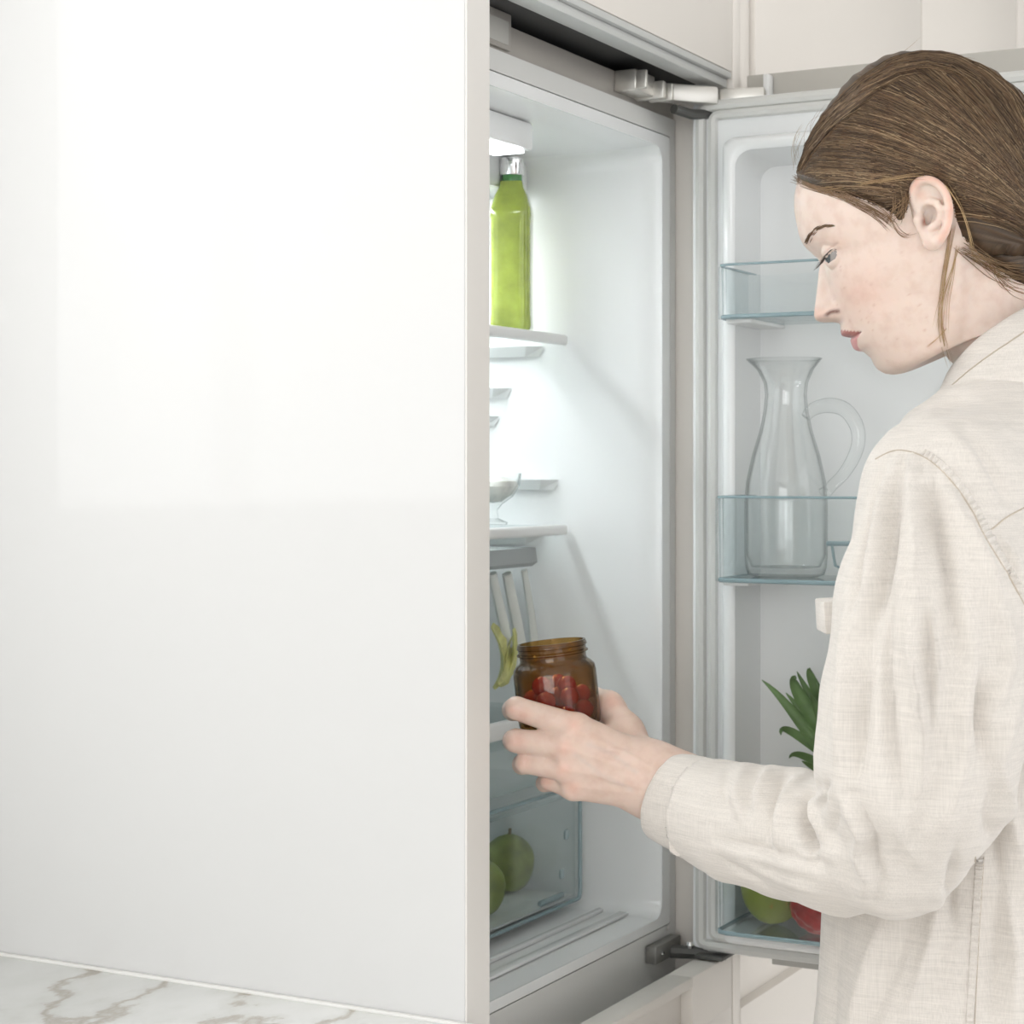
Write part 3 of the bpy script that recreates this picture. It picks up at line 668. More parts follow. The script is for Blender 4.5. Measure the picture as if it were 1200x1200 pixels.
def catmull(K, n):
    K = np.array(K, float); t = np.linspace(0, len(K) - 1, n); out = []
    for v_ in t:
        i = min(int(v_), len(K) - 2); f = v_ - i; p0, p1, p2, p3 = K[max(0, i - 1)], K[i], K[i + 1], K[min(len(K) - 1, i + 2)]
        out.append(.5 * (2 * p1 + (p2 - p0) * f + (2 * p0 - 5 * p1 + 4 * p2 - p3) * f ** 2 + (3 * p1 - p0 - 3 * p2 + p3) * f ** 3))
    return np.array(out)
def colour_mat(name, rough, spec=.5, sss=0, bump=0, bscale=300, vary=.06, coat=0, metal=0):
    m = mat(name, (1, 1, 1), rough, spec=spec, sss=sss, bump=bump, bscale=bscale, coat=coat)
    nt = m.node_tree; b = nt.nodes['Principled BSDF']; a = nt.nodes.new('ShaderNodeVertexColor'); a.layer_name = 'Col'
    n = nt.nodes.new('ShaderNodeTexNoise'); n.inputs['Scale'].default_value = 90; n.inputs['Detail'].default_value = 4
    nt.links.new(nt.nodes['Texture Coordinate'].outputs['Object'], n.inputs['Vector'])
    r = nt.nodes.new('ShaderNodeValToRGB'); r.color_ramp.elements[0].color = (1 - vary, 1 - 1.6 * vary, 1 - 1.8 * vary, 1); r.color_ramp.elements[1].color = (1, 1, 1, 1)
    r.color_ramp.elements[0].position = .32; r.color_ramp.elements[1].position = .55
    nt.links.new(n.outputs['Fac'], r.inputs['Fac']); mx = nt.nodes.new('ShaderNodeMix'); mx.data_type = 'RGBA'; mx.blend_type = 'MULTIPLY'; mx.inputs[0].default_value = 1
    nt.links.new(a.outputs['Color'], mx.inputs[6]); nt.links.new(r.outputs['Color'], mx.inputs[7]); nt.links.new(mx.outputs[2], b.inputs['Base Color'])
    return m
M['skin'] = colour_mat('skin', .42, .4, sss=.22, bump=.06, bscale=500, vary=.07)
M['hairm'] = colour_mat('brown_hair', .42, .5, vary=.12)
SK = np.array([.765, .62, .54])

# ================================================================== the person: body frame
HD = 1.50
q = ray(1070, HY); Nn = -q / np.linalg.norm(q)                      # her left, towards the viewer's side
Aa = np.array([-Nn[1], Nn[0], 0.0]); Aa = Aa if Aa @ R > 0 else -Aa  # towards her back
HC = at(1070, 260, HD)
def sag(px, py, off=0.0):
    """pixel -> point on her mid plane shifted by off towards her left"""
    o = HC + Nn * off; q = ray(px, py); return CAM + q * (((o - CAM) @ Nn) / (q @ Nn))
person = empty('person', (float(sag(1150, 600)[0]), float(sag(1150, 600)[1]), 0))
tag(person, 'woman in loose off-white linen shirt, hair tied back, looking down at the jar she holds', 'person')

# ------------------------------------------------------------------ head and neck
SEC = [  # front x,y, back x,y, half width, lateral exponent
 (1061, 84, 1063, 84, .002, 1), (1020, 97, 1104, 85, .034, 1), (985, 124, 1150, 101, .054, .95), (957, 160, 1188, 132, .066, .9), (939, 200, 1212, 172, .072, .84),
 (932, 226, 1221, 200, .0742, .8), (931, 240, 1223, 214, .0750, .79), (932, 254, 1224, 226, .0748, .78), (937, 273, 1224, 244, .0735, .78), (944, 287.5, 1223, 256, .0715, .78), (953.5, 299, 1222, 265, .0700, .78),
 (961, 307, 1222, 271, .0690, .78), (966, 319, 1221, 278, .0680, .78), (970.5, 333, 1221, 287, .0665, .8), (975, 347, 1220, 294, .0645, .82), (979.5, 360, 1220, 300, .0625, .84), (983.5, 371, 1220, 306, .0605, .85),
 (986, 379, 1220, 310, .0590, .86), (990, 390, 1220, 316, .0575, .86), (996, 400, 1220, 322, .0560, .86), (1003, 408, 1220, 327, .0548, .87),
 (1011, 415.5, 1220, 332, .0538, .88), (1020, 423.5, 1220, 337, .0528, .89), (1028, 430.5, 1221, 341, .0518, .9), (1037, 436.7, 1222, 346, .0512, .92), (1047, 438.8, 1223, 350, .0508, .94), (1062, 435.8, 1225, 355, .0508, .97),
 (1077, 428, 1227, 362, .0510, 1), (1090, 418.5, 1229, 369, .0512, 1), (1100, 411, 1232, 377, .0515, 1), (1110, 419, 1237, 389, .0525, 1), (1121, 431, 1244, 402, .0545, 1), (1133, 446, 1252, 418, .057, 1), (1150, 478, 1268, 445, .062, 1), (1166, 520, 1288, 485, .070, 1)]
NR, NC = 330, 112
S_ = catmull(SEC, NR)
# more rows where the profile turns: resample by profile length
seg = np.hypot(np.diff(S_[:, 0]), np.diff(S_[:, 1])) + .25; cl = np.concatenate([[0], np.cumsum(seg)]); tq = np.linspace(0, cl[-1], NR)
S_ = np.stack([np.interp(tq, cl, S_[:, i]) for i in range(6)], 1)
phi = np.concatenate([np.linspace(0, 1, 70) ** 1.35 * .62 * math.pi, np.linspace(.62 * math.pi, math.pi, 43)[1:]])
full = np.concatenate([phi, -phi[1:-1][::-1]]); ncol = len(full)
sgn = np.sign(full); af = np.abs(full)
def ray_to_plane(px, py):
    q = V[None] + R[None] * ((px - 600) / F)[:, None] + U[None] * ((HY - py) / F)[:, None]
    return CAM + q * (((HC - CAM) @ Nn) / (q @ Nn))[:, None]
Fp = ray_to_plane(S_[:, 0], S_[:, 1]); Bp = ray_to_plane(S_[:, 2], S_[:, 3])
px2m = HD / F
tpar = (1 - np.cos(af)) / 2
lat = S_[:, 4:5] * np.power(np.clip(np.sin(af), 0, 1), S_[:, 5:6]) * (1 - .10 * np.cos(af) * sstep(S_[:, 1:2], 330, 230)) * sgn
P = Fp[:, None, :] * (1 - tpar)[None, :, None] + Bp[:, None, :] * tpar[None, :, None] + Nn[None, None] * lat[..., None]
hrow = np.repeat(S_[:, 1:2], ncol, 1); rowi = np.arange(NR)
fw = -(Bp - Fp); fw /= np.linalg.norm(fw, axis=1, keepdims=True) + 1e-9; fwd = np.repeat(fw[:, None, :], ncol, 1)
front = (af < 1.45)[None, :] & np.ones((NR, 1), bool)
ay = np.abs(lat)
above_chin = (np.arange(NR) < np.argmax(S_[:, 1] > 438))[:, None]
def bump(h0, y0, sh, sy): return np.exp(-((hrow - h0) / sh) ** 2 - ((ay - y0) / sy) ** 2) * above_chin
disp = np.zeros((NR, ncol))
# nose
nh = [303, 310, 318, 332, 347, 357, 363, 367.5, 370.5, 372.8, 374.8, 377, 380]; no = [0, 2, 6.5, 12.3, 19.2, 24.3, 27, 27.2, 24.5, 19, 9.5, 2.5, 0]
nw = np.interp(S_[:, 1], [300, 312, 335, 352, 366, 378], [.0075, .0078, .0088, .0110, .0135, .0150])[:, None]
nose = np.interp(S_[:, 1], nh, no)[:, None] * above_chin
disp += nose * np.exp(-(ay / nw) ** 2.6)
disp += 11.5 * bump(364, .0132, 7.5, .0062) - 5 * bump(373, .0085, 3.2, .005)       # wings, nostril hollow
disp += 3 * bump(283, .018, 12, .02) - 7 * bump(308, .026, 15, .016)                 # brow, eye socket
disp += 4 * bump(338, .044, 26, .022) + 2.0 * bump(385, .0, 10, .02) + 2 * bump(425, 0, 16, .018) # cheek, muzzle, chin
lipo = np.interp(S_[:, 1], [381, 386.5, 391.5, 394, 396.3, 399, 401, 404, 408, 411, 413, 421, 427, 432], [0, 1.6, 3.4, 1.2, -3.2, -1.6, -.6, .8, 2.0, .4, -4.5, -5.5, -2, 0])[:, None] * above_chin
disp += lipo * np.exp(-(ay / .0215) ** 3)
disp -= 3.0 * bump(390.5, .029, 8, .008)                                              # mouth corner
P = P + fwd * (disp * px2m)[..., None]
# narrow the neck below the jaw line
mid = sag(0 + 1080, 400)
pxs = np.zeros((NR, ncol)); 
def mirr(Pt):
    d = (Pt - HC) @ Nn; return Pt + Nn * (2 * np.clip(-d, 0, None))[..., None]
pxs, pys, _ = project(mirr(P))
jaw = [(1047, 446), (1080, 428), (1100, 405), (1112, 370), (1118, 330), (1120, 290)]
dj, tj = dist_poly(pxs, pys, jaw)
below = inside(pxs, pys, jaw + [(1300, 280), (1300, 700), (1000, 700)])
shr = np.where(below, sstep(dj, 0, 26), 0) * .0085
P = P - Nn * (np.sign(lat) * shr * np.clip(ay / .03, 0, 1))[..., None]
# eyeball and lids
EY = sag(986, 301.5) ; EL = .0305; ER = .0122
opening = [(979.5, 291), (975, 294.5), (969.5, 299.8), (965.5, 304.8), (963, 308.5), (967, 308.8), (973, 306.5), (978, 304.5), (980, 299)]
for s2 in (1, -1):
    E0 = EY + Nn * (EL * s2); dv = P - E0; dl = np.linalg.norm(dv, axis=2); side = np.sign(lat) == s2
    lid = .0139
    m = side & (dl < lid * 1.5) & front & (np.abs(hrow - 304) < 40)
    tgt = E0 + dv / (dl[..., None] + 1e-9) * lid
    need = np.where(m, sstep(lid * 1.25 - dl, 0, lid * .25), 0)
    P = P + (tgt - P) * (need * (dl < lid * 1.25))[..., None]
pxs, pys, _ = project(mirr(P))
op = inside(pxs, pys, opening) & front
for s2 in (1, -1):
    E0 = EY + Nn * (EL * s2); dv = P - E0; dl = np.linalg.norm(dv, axis=2)
    m = op & (np.sign(lat) == s2); tgt = E0 + dv / (dl[..., None] + 1e-9) * (ER - .0022)
    P = np.where(m[..., None], tgt, P)
dC, tC = dist_poly(pxs, pys, [(981, 285), (973, 290), (966, 296), (963, 301)])        # lid crease
P = P - fwd * (np.where(front, np.exp(-(dC / 1.6) ** 2), 0) * .0006)[..., None]
dM, tM = dist_poly(pxs, pys, [(990, 396), (998, 395.8), (1003, 393), (1007.5, 389.5)])  # mouth slit
P = P - fwd * (np.where(front & (hrow > 380) & (hrow < 405), np.exp(-(dM / 1.8) ** 2), 0) * .0012)[..., None]
# skin colour with lips, cheeks, freckles, plus shade painted into the creases
colr = np.ones((NR, ncol, 3)) * SK
def tint(w_, c): 
    global colr
    colr = colr + (np.array(c) - colr) * np.clip(w_, 0, 1)[..., None]
tint(np.exp(-((pxs - 1010) / 32) ** 2 - ((pys - 345) / 30) ** 2) * .35, (.80, .48, .39))
tint(np.exp(-((pxs - 957) / 8) ** 2 - ((pys - 367) / 7) ** 2) * .45, (.80, .48, .40))
tint(np.exp(-((pxs - 985) / 12) ** 2 - ((pys - 285) / 8) ** 2) * .35, (.72, .48, .38))
fr_ = front & (hrow > 384) & (hrow < 413)
ul = inside(pxs, pys, [(980, 386.5), (990, 387.2), (998, 388.2), (1008.5, 388.6), (1004, 392.8), (999, 396), (980, 396.6)]) & fr_
ll = inside(pxs, pys, [(980, 396.5), (999, 396), (1007, 390.5), (1004.5, 398), (1005, 405), (1008, 411), (985, 411)]) & fr_
tint(ul * .9, (.42, .15, .14)); tint(ll * .85, (.62, .27, .27)); tint(np.where(fr_, np.exp(-(dM / 1.1) ** 2) * .8, 0), (.16, .05, .05))  # lip colours, then shade painted along the mouth slit
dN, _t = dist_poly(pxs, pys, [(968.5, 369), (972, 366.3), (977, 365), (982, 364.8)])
tint(np.where(front, np.exp(-(dN / 2.3) ** 2) * .95, 0), (.13, .04, .03))  # nostril shade painted into the skin
tint(np.where(front, np.exp(-(dC / 1.2) ** 2) * .45, 0), (.42, .24, .18))  # painted shade along the lid crease
rs_ = np.random.default_rng(3)
for _ in range(55):
    fx, fy, fr0 = rs_.uniform(975, 1090), rs_.uniform(290, 405), rs_.uniform(.7, 1.5)
    tint(np.exp(-((pxs - fx) ** 2 + (pys - fy) ** 2) / fr0 ** 2) * rs_.uniform(.25, .6) * (af < 2.2)[None], (.55, .32, .24))
idg = np.arange(NR * ncol).reshape(NR, ncol)
hQ = np.stack([idg[:-1], np.roll(idg, -1, 1)[:-1], np.roll(idg, -1, 1)[1:], idg[1:]], -1).reshape(-1, 4)
headP = P.reshape(-1, 3); headC = colr.reshape(-1, 3)
if (normals(headP, hQ)[NR // 2 * ncol] @ fw[NR // 2]) < 0: hQ = hQ[:, ::-1]
head_bvh = BVHTree.FromPolygons([tuple(v_) for v_ in headP], [tuple(f_) for f_ in hQ])
def cast(bvh, px, py, lift=0.0):
    o = Vector(CAM); d = Vector(ray(px, py)).normalized(); h = bvh.ray_cast(o, d)
    return None if h[0] is None else np.array(h[0] + h[1] * (lift if h[1].dot(d) < 0 else -lift))
def mirror_pt(p): return p - Nn * (2 * ((p - HC) @ Nn))
skinP, skinQ, skinC = [headP], [hQ], [headC]
def add_skin(P_, Q_, C_):
    off = sum(len(a) for a in skinP); skinP.append(P_); skinQ.append(Q_ + off); skinC.append(C_)

# ------------------------------------------------------------------ ears
e0 = cast(head_bvh, 1088, 258); eN = Nn + Aa * .0; n0 = (e0 - HC) @ Nn
def ep(px, py, out):                                                  # ear point: pixel and millimetres out of the head
    flare = (px - 1068) * .13
    return sag(px, py, n0 - .004 + (out + flare) / 1000)
c0 = ep(1092, 250, 4); S = SDF(c0 - .045, c0 + .045, .0007)
hel = [(1079, 250, 1), (1073, 243, 4.5), (1070, 231, 7), (1071, 219, 8), (1077, 212.5, 8.5), (1086, 210.5, 8.5), (1096, 213.5, 8.5), (1105, 222, 8.5), (1110.5, 234, 8.2), (1112.5, 247, 8), (1110.5, 262, 7.5), (1105, 275, 7), (1097, 283.5, 6.5)]
hel = catmull([h_ + (r_,) for h_, r_ in zip(hel, [.0016, .0022, .0025, .0026, .0026, .0026, .0026, .0026, .0026, .0026, .0028, .0032, .0038])], 44)
S.chain([ep(*h_[:3]) for h_ in hel], [h_[3] for h_ in hel], .0015)
axE = (Aa, U, Nn)
S.ell(ep(1092, 284, 5.2), axE, (.0068, .0062, .0030), .004)
for x_, y_, rx, ry in ((1088, 226, .0115, .0105), (1097, 243, .0105, .0135), (1096, 262, .0095, .0125), (1085, 240, .008, .010)): S.ell(ep(x_, y_, 3.5), axE, (rx, ry, .0026), .003)
S.chain([ep(*h_) for h_ in ((1081, 237.5, 5), (1090, 236, 7), (1097, 238, 8.2), (1102, 246, 8.4), (1101.5, 256, 8), (1096, 263, 7.6), (1089, 268, 7.4))], [.0014, .0018, .0021, .0022, .0022, .0022, .0024], .003)
S.ell(ep(1088, 252, 6.5), axE, (.0072, .0068, .0044), .0022, True)
S.ell(ep(1083, 259, 3.5), axE, (.0030, .0052, .0050), .002, True)
S.chain([ep(1076.5, 250, 4), ep(1077, 258, 7), ep(1078.5, 266, 6)], [.0030, .0036, .0032], .003)
S.chain([ep(1080, 270, 4.5), ep(1084, 277, 5), ep(1090, 281, 5)], [.0026, .0026, .003], .003)
eP, eQ = S.mesh(); eP = smooth_mesh(eP, eQ, 3, .5)
ex, ey, _ = project(eP); eC = np.ones((len(eP), 3)) * SK
w_ = np.exp(-((ex - 1083) / 4) ** 2 - ((ey - 260) / 7) ** 2); eC = eC + (np.array([.22, .07, .04]) - eC) * (w_ * .85)[:, None]  # shade painted into the ear hollow
dd, _t = dist_poly(ex, ey, [(1068, 222), (1076, 211), (1088, 208), (1100, 212), (1110, 225), (1115, 245), (1112, 265), (1103, 281)])
eC = eC + (np.array([.80, .42, .31]) - eC) * (np.exp(-(dd / 4) ** 2) * .5)[:, None]
eC = eC + (np.array([.70, .38, .28]) - eC) * (np.exp(-((ex - 1079) / 7) ** 2 - ((ey - 228) / 8) ** 2) * .5)[:, None]
add_skin(eP, eQ, eC)
add_skin(eP - 2 * ((eP - HC) @ Nn)[:, None] * Nn, eQ[:, ::-1], eC)

# ------------------------------------------------------------------ left hand holding the jar
JD = 1.545                                                            # distance of the jar's axis
hp = lambda px, py, dd: at(px, py, JD + dd)
c0 = hp(700, 880, -.02); S = SDF(c0 - np.array([.11, .11, .085]), c0 + np.array([.11, .11, .085]), .0012)
kn = {'i': [(762, 893, -.036), (676, 853, -.0435), (605, 830, -.030), (601, 832, -.002), (608, 834, .017)],
      'm': [(760, 905, -.040), (664, 875, -.0470), (605, 868, -.034), (602, 868, -.004), (614, 869, .013)],
      'r': [(760, 918, -.039), (664, 900, -.0450), (616, 894, -.034), (612, 896, -.006), (622, 897, .008)],
      'p': [(762, 932, -.035), (672, 922, -.0395), (644, 915, -.030), (638, 918, -.006), (648, 919, .004)]}
rd = {'i': [.0125, .0108, .0090, .0084, .0074], 'm': [.0130, .0108, .0092, .0086, .0075], 'r': [.0125, .0103, .0083, .0078, .0068], 'p': [.0120, .0098, .0072, .0066, .0060]}
for f_ in 'imrp':
    pts = [hp(*q_) for q_ in kn[f_]]; r_ = rd[f_]
    S.cone(pts[0], pts[1], r_[0], r_[1], .012)
for f_ in 'imrp':
    pts = [hp(*q_) for q_ in kn[f_]]; r_ = rd[f_]
    S.chain(pts[1:], r_[1:], .0016)
    S.cone(pts[1], pts[1], r_[1] * 1.02, r_[1] * 1.02, .004)              # knuckle
S.chain([hp(752, 898, -.030), hp(733, 858, -.008), hp(713, 829, .012), hp(694, 817, .032)], [.0150, .0130, .0112, .0095], .010)
S.cone(hp(735, 868, -.012), hp(690, 862, -.030), .0085, .0085, .012)    # web
S.cone(hp(740, 905, -.030), hp(690, 890, -.028), .013, .012, .012)      # palm
S.chain([hp(770, 910, -.039), hp(800, 923, -.044), hp(870, 950, -.085)], [.0235, .0225, .026], .018)
S.chain([hp(768, 926, -.036), hp(800, 938, -.044), hp(870, 958, -.085)], [.0215, .021, .026], .015)
hP, hQ2 = S.mesh(); hP = smooth_mesh(hP, hQ2, 2, .4)
hn = normals(hP, hQ2); hx, hy, hd = project(hP); hv = np.clip(hn @ -V, 0, 1)
dz = np.zeros(len(hP))
for pl, w0, a0 in (([(672, 852), (700, 868), (748, 893)], 4.5, .0011), ([(660, 874), (700, 888), (750, 905)], 4.5, .0012), ([(658, 900), (700, 908), (750, 918)], 4, .0009), ([(670, 921), (700, 924), (752, 931)], 4, .0006),
                   ([(690, 878), (730, 880), (765, 900)], 2.5, .0007), ([(680, 897), (715, 915), (760, 925)], 2.2, .0006)):
    d_, t_ = dist_poly(hx, hy, pl); dz += a0 * np.exp(-(d_ / w0) ** 2) * np.sin(np.pi * np.clip(t_, .05, .95)) ** .5
for x_, y_ in ((612, 838), (607, 869), (619, 895)):
    for k_ in (-3, 0, 3): dz -= .00045 * np.exp(-((hx - x_ - k_) / .9) ** 2 - ((hy - y_) / 8) ** 2)
hP = hP + hn * (dz * hv)[:, None]
hC = np.ones((len(hP), 3)) * (SK * np.array([.97, .92, .90]))
for x_, y_, r0 in ((613, 838, 9), (607, 869, 9), (614, 893, 8), (640, 917, 8), (672, 850, 10), (662, 876, 10), (660, 902, 9), (672, 924, 9), (716, 822, 9), (600, 832, 6)):
    w_ = np.exp(-((hx - x_) ** 2 + (hy - y_) ** 2) / r0 ** 2) * .42; hC = hC + (np.array([.76, .42, .33]) - hC) * w_[:, None]
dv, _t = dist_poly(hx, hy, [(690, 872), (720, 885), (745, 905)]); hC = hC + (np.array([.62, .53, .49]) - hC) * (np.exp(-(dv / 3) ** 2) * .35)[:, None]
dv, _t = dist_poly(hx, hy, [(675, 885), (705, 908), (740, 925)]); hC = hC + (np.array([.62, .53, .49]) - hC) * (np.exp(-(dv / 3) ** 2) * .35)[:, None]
add_skin(hP, hQ2, hC)
# right hand, hanging at her other side
def rh(a, n_, z): return sag(1150, 600) * np.array([1, 1, 0]) + Aa * a + Nn * n_ + np.array([0, 0, z])
c0 = rh(-.02, -.21, .76); S = SDF(c0 - .12, c0 + .12, .0025)
for i_ in range(4):
    a_ = -.045 + .018 * i_; ln = (.070, .078, .072, .056)[i_]
    S.chain([rh(-.02 + (a_ + .02) * .5, -.212, .80), rh(a_, -.214, .735)], [.012, .0105], .012)
    S.chain([rh(a_, -.214, .735), rh(a_ - .006, -.208, .735 - ln * .5), rh(a_ - .006, -.193, .735 - ln)], [.0100, .009, .0075], .003)
S.chain([rh(-.035, -.20, .80), rh(-.062, -.192, .762), rh(-.064, -.184, .725)], [.013, .011, .0085], .008)
S.chain([rh(-.015, -.212, .81), rh(-.01, -.215, .86)], [.021, .023], .015)
qP, qQ = S.mesh(); add_skin(qP, qQ, np.ones((len(qP), 3)) * SK)

# neck, chest and arms under the shirt
c0 = sag(1150, 800); S = SDF(c0 - .30, c0 + .30, .008)
S.chain([sag(1185, 430), sag(1185, 520), sag(1170, 700), sag(1160, 900)], [.040, .058, .085, .085], .03)
S.chain([sag(1175, 560, .05), at(1098, 600, 1.345), at(1062, 960, 1.325), at(930, 978, 1.405), at(850, 952, 1.463)], [.04, .040, .034, .030, .024], .02)
S.chain([sag(1175, 560, -.05), sag(1120, 600, -.17), sag(1150, 1000, -.195), rh(-.01, -.215, .85)], [.05, .042, .034, .022], .02)
cP, cQ = S.mesh(); add_skin(cP, cQ, np.ones((len(cP), 3)) * SK)
nose_me = np_mesh('body', np.concatenate(skinP), np.concatenate(skinQ), np.concatenate(skinC))
body = link('skin', nose_me, M['skin'], person, True, 0)

# ------------------------------------------------------------------ eyes, lashes, brows
eyem = mat('shaded_eye_white', (.32, .30, .285), .15, coat=.6); irm = mat('grey_blue_iris', (.10, .115, .12), .2, coat=.8, vary=.3, vscale=400)  # eye white greyed to paint in the shadow of the lashes
lash = mat('dark_brown_lash', (.045, .028, .02), .6, vary=.1); browm = mat('brown_brow_hair', (.19, .12, .07), .6, vary=.2, vscale=200)
for s2 in (1, -1):
    E0 = EY + Nn * (EL * s2); gaze = Vector(-Aa * .90 - U * .22 + Nn * (.38 * s2)).normalized()
    T = Matrix.Translation(Vector(E0)) @ gaze.to_track_quat('Z', 'Y').to_matrix().to_4x4()
    pr_ = [(ER * math.sin(math.pi * i / 24), -ER * math.cos(math.pi * i / 24)) for i in range(1, 24)]
    eo = MB().lathe([(0, -ER)] + pr_ + [(0, ER)], 32, T).build('eyeball', eyem, person)
    MB().lathe([(.0, ER + .0006), (.0026, ER * .985), (.0048, ER * .935), (.0062, ER * .872)], 28, T).build('iris', irm, eo)
    b = MB(); edge_ = []
    for i in range(9):
        t = i / 8; px = np.interp(t, [0, .35, .7, 1], [980.5, 972, 966, 963]); py = np.interp(t, [0, .35, .7, 1], [290.5, 297, 304, 308.5]); p_ = E0_ = None
        p_ = sag(px, py, EL)
        d_ = p_ - (EY + Nn * EL); r2 = (ER + .0011) ** 2 - d_ @ d_; off = math.sqrt(max(r2, 1e-8)); p_ = p_ + Nn * min(off, .012)
        edge_.append(p_ if s2 == 1 else mirror_pt(p_))
    b.tube(edge_, [.0004, .0006, .0007, .0007, .0007, .0007, .0006, .0005, .0004], 5)
    for i in range(16):
        k_ = i / 15 * 8; a_ = int(min(k_, 7)); f_ = k_ - a_; p_ = edge_[a_] * (1 - f_) + edge_[a_ + 1] * f_
        d_ = -Aa * .85 - U * .9 + Nn * s2 * (.35 * (1 - i / 15)); L_ = .0050 + .0022 * (i / 15)
        b.tube([p_, p_ + d_ * L_ * .5, p_ + d_ * L_ + U * .0012], [.00030, .00022, .00008], 3, False)
    b.build('eyelash', lash, person)
    b = MB()
    for i in range(70):
        t = random.random(); px = np.interp(t, [0, .2, .5, .8, 1], [946, 948, 954, 963, 972]); py = np.interp(t, [0, .2, .5, .8, 1], [287, 279, 270, 265.5, 264.5])
        wd = np.interp(t, [0, .2, .5, 1], [3.2, 3.5, 2.4, .8]); px += random.uniform(-wd, wd); py += random.uniform(-1, 1.6)
        p_ = cast(head_bvh, px, py, .0003)
        if p_ is None: continue
        tx = np.interp(t, [0, .4, 1], [2, 5, 7]); ty = np.interp(t, [0, .4, 1], [-6.5, -4.5, -.8])
        p2 = cast(head_bvh, px + tx * .6, py + ty * .6, .0007); p3 = cast(head_bvh, px + tx, py + ty, .0004)
        if p2 is None or p3 is None or np.linalg.norm(p3 - p_) > .014: continue
        pts = [p_, p2, p3]
        if s2 == -1: pts = [mirror_pt(x_) for x_ in pts]
        b.tube(pts, [.00028, .00026, .0001], 3, False)
    b.build('eyebrow', browm, person)
# ------------------------------------------------------------------ hair
hairline = [(918, 207), (934, 211), (950, 218), (968, 224), (990, 230), (1012, 236), (1032, 244), (1046, 253), (1054, 262), (1060, 258), (1065, 246), (1067, 226), (1074, 212), (1086, 206), (1099, 210), (1110, 222), (1116, 240), (1119, 258), (1127, 279), (1143, 297), (1163, 313), (1188, 330), (1240, 352)]
hx_, hy_, _ = project(mirr(headP)); hin = inside(hx_, hy_, hairline + [(1330, 352), (1330, 0), (860, 0), (860, 207)])
dh, _t = dist_poly(hx_, hy_, hairline); hNrm = normals(headP, hQ)
G = np.array([1236., 296.]); ang = np.arctan2(hy_ - G[1], hx_ - G[0])
amt = np.where(hin, -.0004 + .0100 * sstep(dh, 0, 16) * (.42 + .58 * sstep(dh, 10, 70)) * sstep(hx_, 925, 1050) + .0028 * sstep(dh, 0, 10), -.003 - .004 * sstep(dh, 0, 6))
amt += np.where(hin, sstep(dh, 6, 40), 0) * (.0005 * np.sin(ang * 46 + np.sin(hx_ * .021) * 2) + .0004 * np.sin(ang * 97 + hx_ * .03))
shellP = headP + hNrm * amt[:, None]
keep = (hin | (dh < 14))[hQ].all(1)
cs = np.ones((len(shellP), 3)) * np.array([.085, .052, .028])
cs *= (.8 + .25 * np.sin(ang * 60 + 1) + .12 * np.sin(ang * 140))[:, None]
use = np.unique(hQ[keep]); rem = np.full(len(shellP), -1); rem[use] = np.arange(len(use))
hair = link('hair', np_mesh('hair', shellP[use], rem[hQ[keep]], cs[use]), M['hairm'], person, True, 0)
hair['label'] = 'brown hair combed back into a low tail'
hbvh = BVHTree.FromPolygons([tuple(v_) for v_ in shellP], [tuple(f_) for f_ in hQ[keep]])
def hcast(px, py, lift):
    o = Vector(sag(px, py)); h = hbvh.ray_cast(o + Vector(Nn) * .3, -Vector(Nn))
    if h[0] is None: return None
    nn = h[1] if h[1].dot(Vector(Nn)) > 0 else -h[1]
    return np.array(h[0] + nn * lift)
sv, sf, sc = [], [], []
def strand(pts, r0, col, seg=3):
    n_ = len(pts); base_ = len(sv); pts = np.array(pts)
    for i in range(n_):
        t = pts[min(n_ - 1, i + 1)] - pts[max(0, i - 1)]; t /= np.linalg.norm(t) + 1e-9
        a = np.cross(t, Nn); a /= np.linalg.norm(a) + 1e-9; b_ = np.cross(t, a); r = r0 * (1 - .75 * abs(2 * i / (n_ - 1) - .9) ** 3 if n_ > 2 else 1)
        for j in range(seg):
            th_ = 2 * math.pi * j / seg; sv.append(pts[i] + a * (math.cos(th_) * r) + b_ * (math.sin(th_) * r)); sc.append(col)
    for i in range(n_ - 1):
        for j in range(seg):
            k_ = (j + 1) % seg; sf.append((base_ + i * seg + j, base_ + i * seg + k_, base_ + (i + 1) * seg + k_, base_ + (i + 1) * seg + j))
hr = np.random.default_rng(11)
HL = np.array(hairline[:9] + hairline[12:20], float)
TOP = np.array([(924, 205), (935, 180), (955, 152), (985, 124), (1015, 100), (1045, 82), (1085, 72), (1120, 76), (1155, 92), (1185, 118), (1205, 150), (1222, 190)], float)
def colr_():
    u_ = hr.random(); a_ = np.array([.055, .033, .018]); b_ = np.array([.23, .145, .078]); c_ = np.array([.40, .28, .16])
    return (a_ + (b_ - a_) * hr.random() ** 1.5) if u_ < .9 else c_ * hr.uniform(.6, 1)
